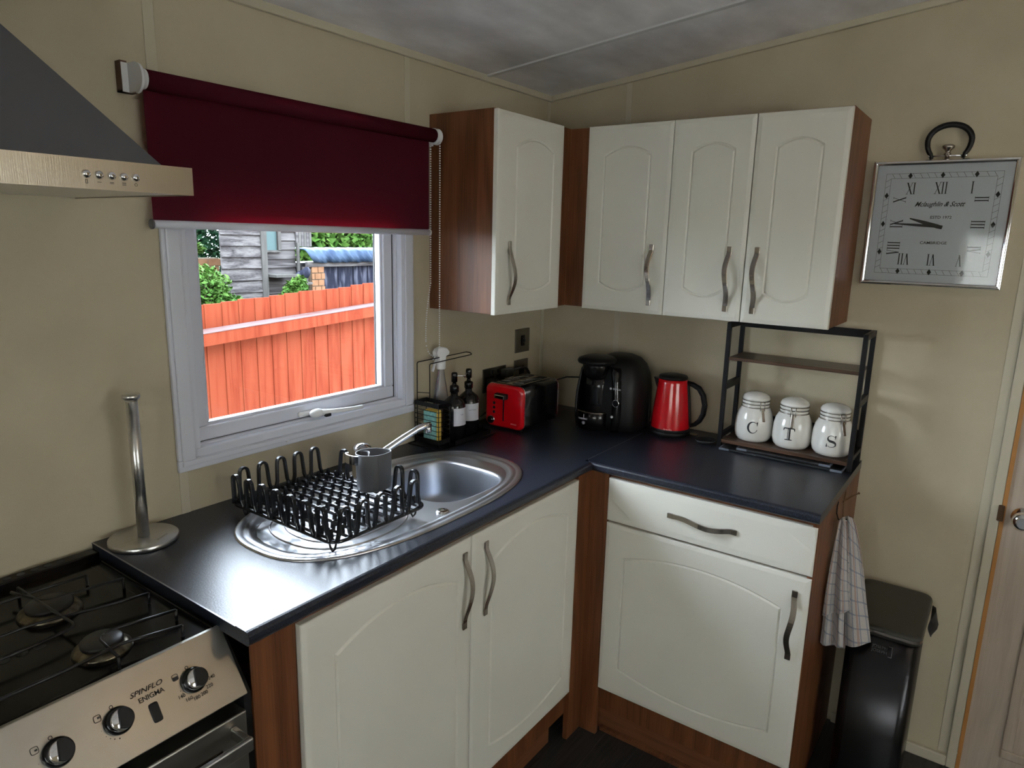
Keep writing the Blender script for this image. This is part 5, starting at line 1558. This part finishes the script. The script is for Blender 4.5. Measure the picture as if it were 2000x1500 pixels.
# ------------------------------------------------------------------ outside
g = MB(); g.box(-30, 40, .25, 60, -1.02, -.95); o = g.build('ground', M['soil']); st(o)
# van outside wall skin is the wall itself; fence 1.5 m away
fe = thing('fence', 'orange-red close-boarded garden fence outside the window', 'fence', (-.5, 1.5, -.95))
fx = -2.4; k = 0; slope = .0565
while fx < 3.9:
    wdt = .092
    zt_ = 1.252 + slope * (fx + .684) + random.uniform(-.004, .004)
    b = MB(); ty = random.uniform(0, .004)
    b.loops([[(fx, 1.515, z), (fx + wdt + .010, 1.519, z), (fx + wdt + .010, 1.523, z), (fx, 1.525, z)] if True else None for z in (-.95, zt_)], False)
    b.build('board', M['fence'], fe)
    fx += wdt; k += 1
for nm, za, zb, ya in (('rail', 1.058, 1.118, 1.462), ('rail', .10, .16, 1.462), ('rail', -.70, -.64, 1.462)):
    b = MB(); xa, xb = -2.4, 3.9
    b.loops([[(x, y, z + slope * (x + .684)) for y, z in ((ya, za), (1.514, za), (1.514, zb + .012), (ya, zb))] for x in (xa, xb)], False); rl = b.build(nm, M['fence'], fe)
    b = MB(); b.loops([[(x, y, z + slope * (x + .684)) for y, z in ((ya - .002, zb + .0005), (1.5135, zb + .0125), (1.5135, zb + .015), (ya - .002, zb + .003))] for x in (xa, xb)], False); b.build('rail_top', M['fencetop'], rl)

# weathered shed behind
sh = thing('garden_shed', 'old grey weatherboard shed with a small window, behind the fence', 'shed', (1.6, 4.6, -.95))
SH = 1.95
def board(par, x0, y0, x1, y1, z0, z1, mt, name='board', lap=.022):
    d = Vector((x1 - x0, y1 - y0, 0)).normalized(); n_ = Vector((d.y, -d.x, 0))
    a = Vector((x0, y0, 0)); c = Vector((x1, y1, 0))
    j = random.uniform(-.006, .006)
    bb = MB(); bb.loops([[p + n_ * lap + Vector((0, 0, z0 + j)), p + n_ * .004 + Vector((0, 0, z1 + .012)), p - n_ * .01 + Vector((0, 0, z1 + .012)), p - n_ * .01 + Vector((0, 0, z0 + j))] for p in (a, c)], False)
    return bb.build(name, mt, par)


# left face (faces the window, angled), then corner post, then right face set back
z = -.95
while z < SH:
    board(sh, 1.14, 4.25, 1.515, 4.20, z, z + .105, M['shedboard']); z += .105
b = MB(); b.box(1.515, 1.575, 4.17, 4.25, -.95, SH); b.build('corner_post', M['shedpost'], sh)
z = -.95
while z < SH:
    if z > 1.42 and z < 2.1:
        board(sh, 1.80, 4.30, 1.98, 4.30, z, z + .085, M['shedboard'])
    else:
        board(sh, 1.575, 4.30, 1.98, 4.30, z, z + .085, M['shedboard'])
    z += .085
b = MB(); b.box(1.575, 1.600, 4.26, 4.30, 1.42, 2.1); b.box(1.765, 1.800, 4.26, 4.30, 1.42, 2.1); b.box(1.575, 1.80, 4.26, 4.30, 1.405, 1.425); wf = b.build('window_frame', M['shedpost'], sh)
b = MB(); b.box(1.600, 1.765, 4.285, 4.29, 1.425, 2.1); b.build('pane', M['shedglass'], wf)
b = MB(); b.prism([(1.18, 4.275), (1.55, 4.26), (1.6, 4.325), (1.96, 4.325), (1.98, 5.4), (1.93, 5.4)], -.95, SH); b.build('shed_body', M['shedboard'], sh)
for k in range(6):
    b = MB(); b.box(1.985 + k * .032, 2.013 + k * .032, 4.27, 4.30, 1.462, SH); b.build('upright_board', M['shedpost'] if k % 2 else M['shedboard'], sh)

# flat-roofed outbuilding with tarpaulin
ob = thing('outbuilding', 'low dark outbuilding with a blue tarpaulin roof edge and brick pier', 'outbuilding', (2.6, 4.3, -.95))
b = MB(); n_ = 60; rings = []
for q in range(2): pass
ta, tb = 1.985, 3.6
vs = []; fs = []
prof_t = [(4.60, 1.445), (4.16, 1.440), (4.13, 1.425), (4.115, 1.36), (4.12, 1.305)]
for k in range(n_ + 1):
    x = ta + (tb - ta) * k / n_
    for m_, (y, z) in enumerate(prof_t):
        wob = .010 * math.sin(k * 1.9 + m_ * 1.1) * (m_ >= 2) + .006 * math.sin(k * .7)
        vs.append((x + .05 * (m_ - 2) * (m_ > 2), y - wob, z + .004 * math.sin(k * 1.1)))
for k in range(n_):
    for m_ in range(4):
        a = k * 5 + m_; fs.append((a, a + 1, a + 6, a + 5))
b.add(vs, fs, True); o = b.build('tarpaulin', M['tarp'], ob, fixn=False)
sm = o.modifiers.new('thick', 'SOLIDIFY'); sm.thickness = .006
b = MB(); b.box(2.02, 3.6, 4.15, 4.19, 1.262, 1.310); b.build('fascia', M['shedboard'], ob)
b = MB(); b.box(2.075, 2.232, 4.165, 4.27, -.95, 1.27); b.build('pier_core', M['mortar'], ob)
bk = MB(); bk.box(0, .072, 0, .02, 0, .056)
bk0 = None
for r_ in range(9):
    z = 1.205 - r_ * .066
    for c_ in range(3):
        x = 2.073 + c_ * .079 - (.039 if r_ % 2 else 0)
        x0, x1 = max(2.073, x), min(2.234, x + .072)
        if x1 - x0 < .02: continue
        b = MB(); b.box(x0, x1, 4.153, 4.166, z, z + .057); b.build('brick', M['brick'], ob)
for k in range(13):
    x = 2.240 + k * .105
    b = MB(); b.box(x, x + .100, 4.20 + (k % 2) * .006, 4.225, -.95, 1.262); b.build('board', M['slate'], ob)
b = MB(); b.box(2.005, 2.065, 4.20, 4.23, -.95, 1.262); b.build('board', M['shedboard'], ob)
b = MB(); b.box(2.0, 3.62, 4.24, 4.60, -.95, 1.30); b.build('wall_core', M['blackm'], ob)


def foliage(name, label, cat, blobs, mt, n_, size, group=None, stems=True, seed=1):
    rnd = random.Random(seed)
    cx_ = sum(q[0] for q in blobs) / len(blobs); cy_ = sum(q[1] for q in blobs) / len(blobs)
    t_ = thing(name, label, cat, (cx_, cy_, -.95), group)
    vs = []; fs = []
    tot = sum(q[3] * q[4] * q[5] for q in blobs) ** 1.0
    for (x, y, z, a_, b_, c_) in blobs:
        m_ = max(20, int(n_ * (a_ * b_ * c_) / tot))
        for _ in range(m_):
            d = Vector((rnd.gauss(0, 1), rnd.gauss(0, 1), rnd.gauss(0, 1))).normalized() * (rnd.uniform(.55, 1.05))
            p = Vector((x + d.x * a_, y + d.y * b_, z + d.z * c_))
            u_ = Vector((rnd.gauss(0, 1), rnd.gauss(0, 1), rnd.gauss(0, .6))).normalized(); v_ = u_.cross(Vector((rnd.gauss(0, 1), rnd.gauss(0, 1), rnd.gauss(0, 1)))).normalized()
            s = size * rnd.uniform(.6, 1.3); i0 = len(vs)
            vs += [p - u_ * s, p - v_ * s * .5, p + u_ * s, p + v_ * s * .5]
            fs.append((i0, i0 + 1, i0 + 2, i0 + 3))
    b_ = MB(); b_.add(vs, fs); o = b_.build('leaves', mt, t_, fixn=False); o['kind'] = 'stuff'
    b_ = MB()
    for (x, y, z, a_, bb, c_) in blobs[:4]:
        b_.tube([(x, y, -.95), (x + rnd.uniform(-.05, .05), y, z * .5 - .3), (x, y, z + c_ * .5)], [.02, .014, .006], 6)
    b_.build('stem', M['bark'], t_)
    return t_


foliage('bush', 'bright green leafy bush left of the old shed', 'bush', [(.70, 3.8, 1.02, .20, .18, .30), (.86, 3.7, .86, .16, .14, .22), (.38, 3.8, .95, .26, .2, .36), (.90, 3.85, 1.12, .07, .07, .12), (1.06, 3.75, .88, .10, .08, .12)], M['leaf'], 9000, .026, seed=2)
foliage('bush', 'green bush between the old shed and the brick pier', 'bush', [(1.60, 3.8, 1.01, .13, .10, .17), (1.44, 3.78, .92, .12, .08, .12), (1.70, 3.85, 1.09, .06, .06, .12), (1.28, 3.78, .90, .09, .07, .09)], M['leaf'], 4500, .022, seed=3)
foliage('tree', 'bright green tree growing behind the tarpaulin roof', 'tree', [(4.6, 7.5, 1.45, .55, .5, .5), (5.3, 7.5, 1.5, .6, .5, .55), (6.1, 7.8, 1.5, .7, .5, .6)], M['leaf'], 14000, .07, seed=4)
foliage('tree', 'dark green ivy-clad tree left of the shed', 'tree', [(2.70, 7.3, 1.45, .40, .4, .75), (2.25, 7.2, 1.45, .45, .4, .8), (1.6, 7.4, 1.4, .6, .5, .8)], M['leafd'], 14000, .04, seed=5)
foliage('bush', 'light sprays of leaves in front of the dark tree', 'bush', [(1.36, 5.15, 1.62, .06, .06, .16), (1.42, 5.15, 1.42, .09, .06, .06)], M['leaf'], 900, .03, seed=8)
# old black bucket on the ledge in front of the shed
bk_ = thing('bucket', 'dark crumpled tub on the ledge at the shed corner', 'bucket', (1.95, 4.12, 1.17))
b = MB(); b.loops([[(1.93 + r_ * math.cos(a) * (1 + .12 * math.sin(3 * a)), 4.10 + r_ * .6 * math.sin(a), z + .02 * math.cos(a + .5)) for a in [2 * PI * q / 18 for q in range(18)]] for r_, z in ((.055, 1.143), (.080, 1.175), (.085, 1.215), (.062, 1.245), (.03, 1.25))], True); b.build('tub', M['slate'], bk_)
lg = thing('timber_ledge', 'broken timber ledge against the shed wall', 'plank', (1.8, 4.2, 1.15))
b = MB(); b.box(1.585, 1.835, 4.06, 4.27, 1.175, 1.20); b.build('board', M['shedpost'], lg)
b = MB(); b.box(1.835, 1.98, 4.03, 4.20, 1.10, 1.12); b.build('board', M['shedpost'], lg)
b = MB(); b.box(1.955, 1.98, 4.215, 4.24, -.95, 1.50); b.build('post', M['shedpost'], lg)
# low brick wall glimpse far left
lw = thing('garden_wall', 'low pale brick garden wall behind the left bush', 'wall', (.9, 5.0, -.95))
for r_ in range(2):
    for c_ in range(5):
        b = MB(); x = .40 + c_ * .225 + (.11 if r_ else 0) - (0 if r_ else .0); b.box(x, x + .215, 4.9, 5.0, 1.18 + r_ * .075, 1.245 + r_ * .075); b.build('brick', M['brick'], lw)
b = MB(); b.box(.40, 1.52, 4.905, 4.995, -.95, 1.33); b.build('wall_core', M['mortar'], lw)
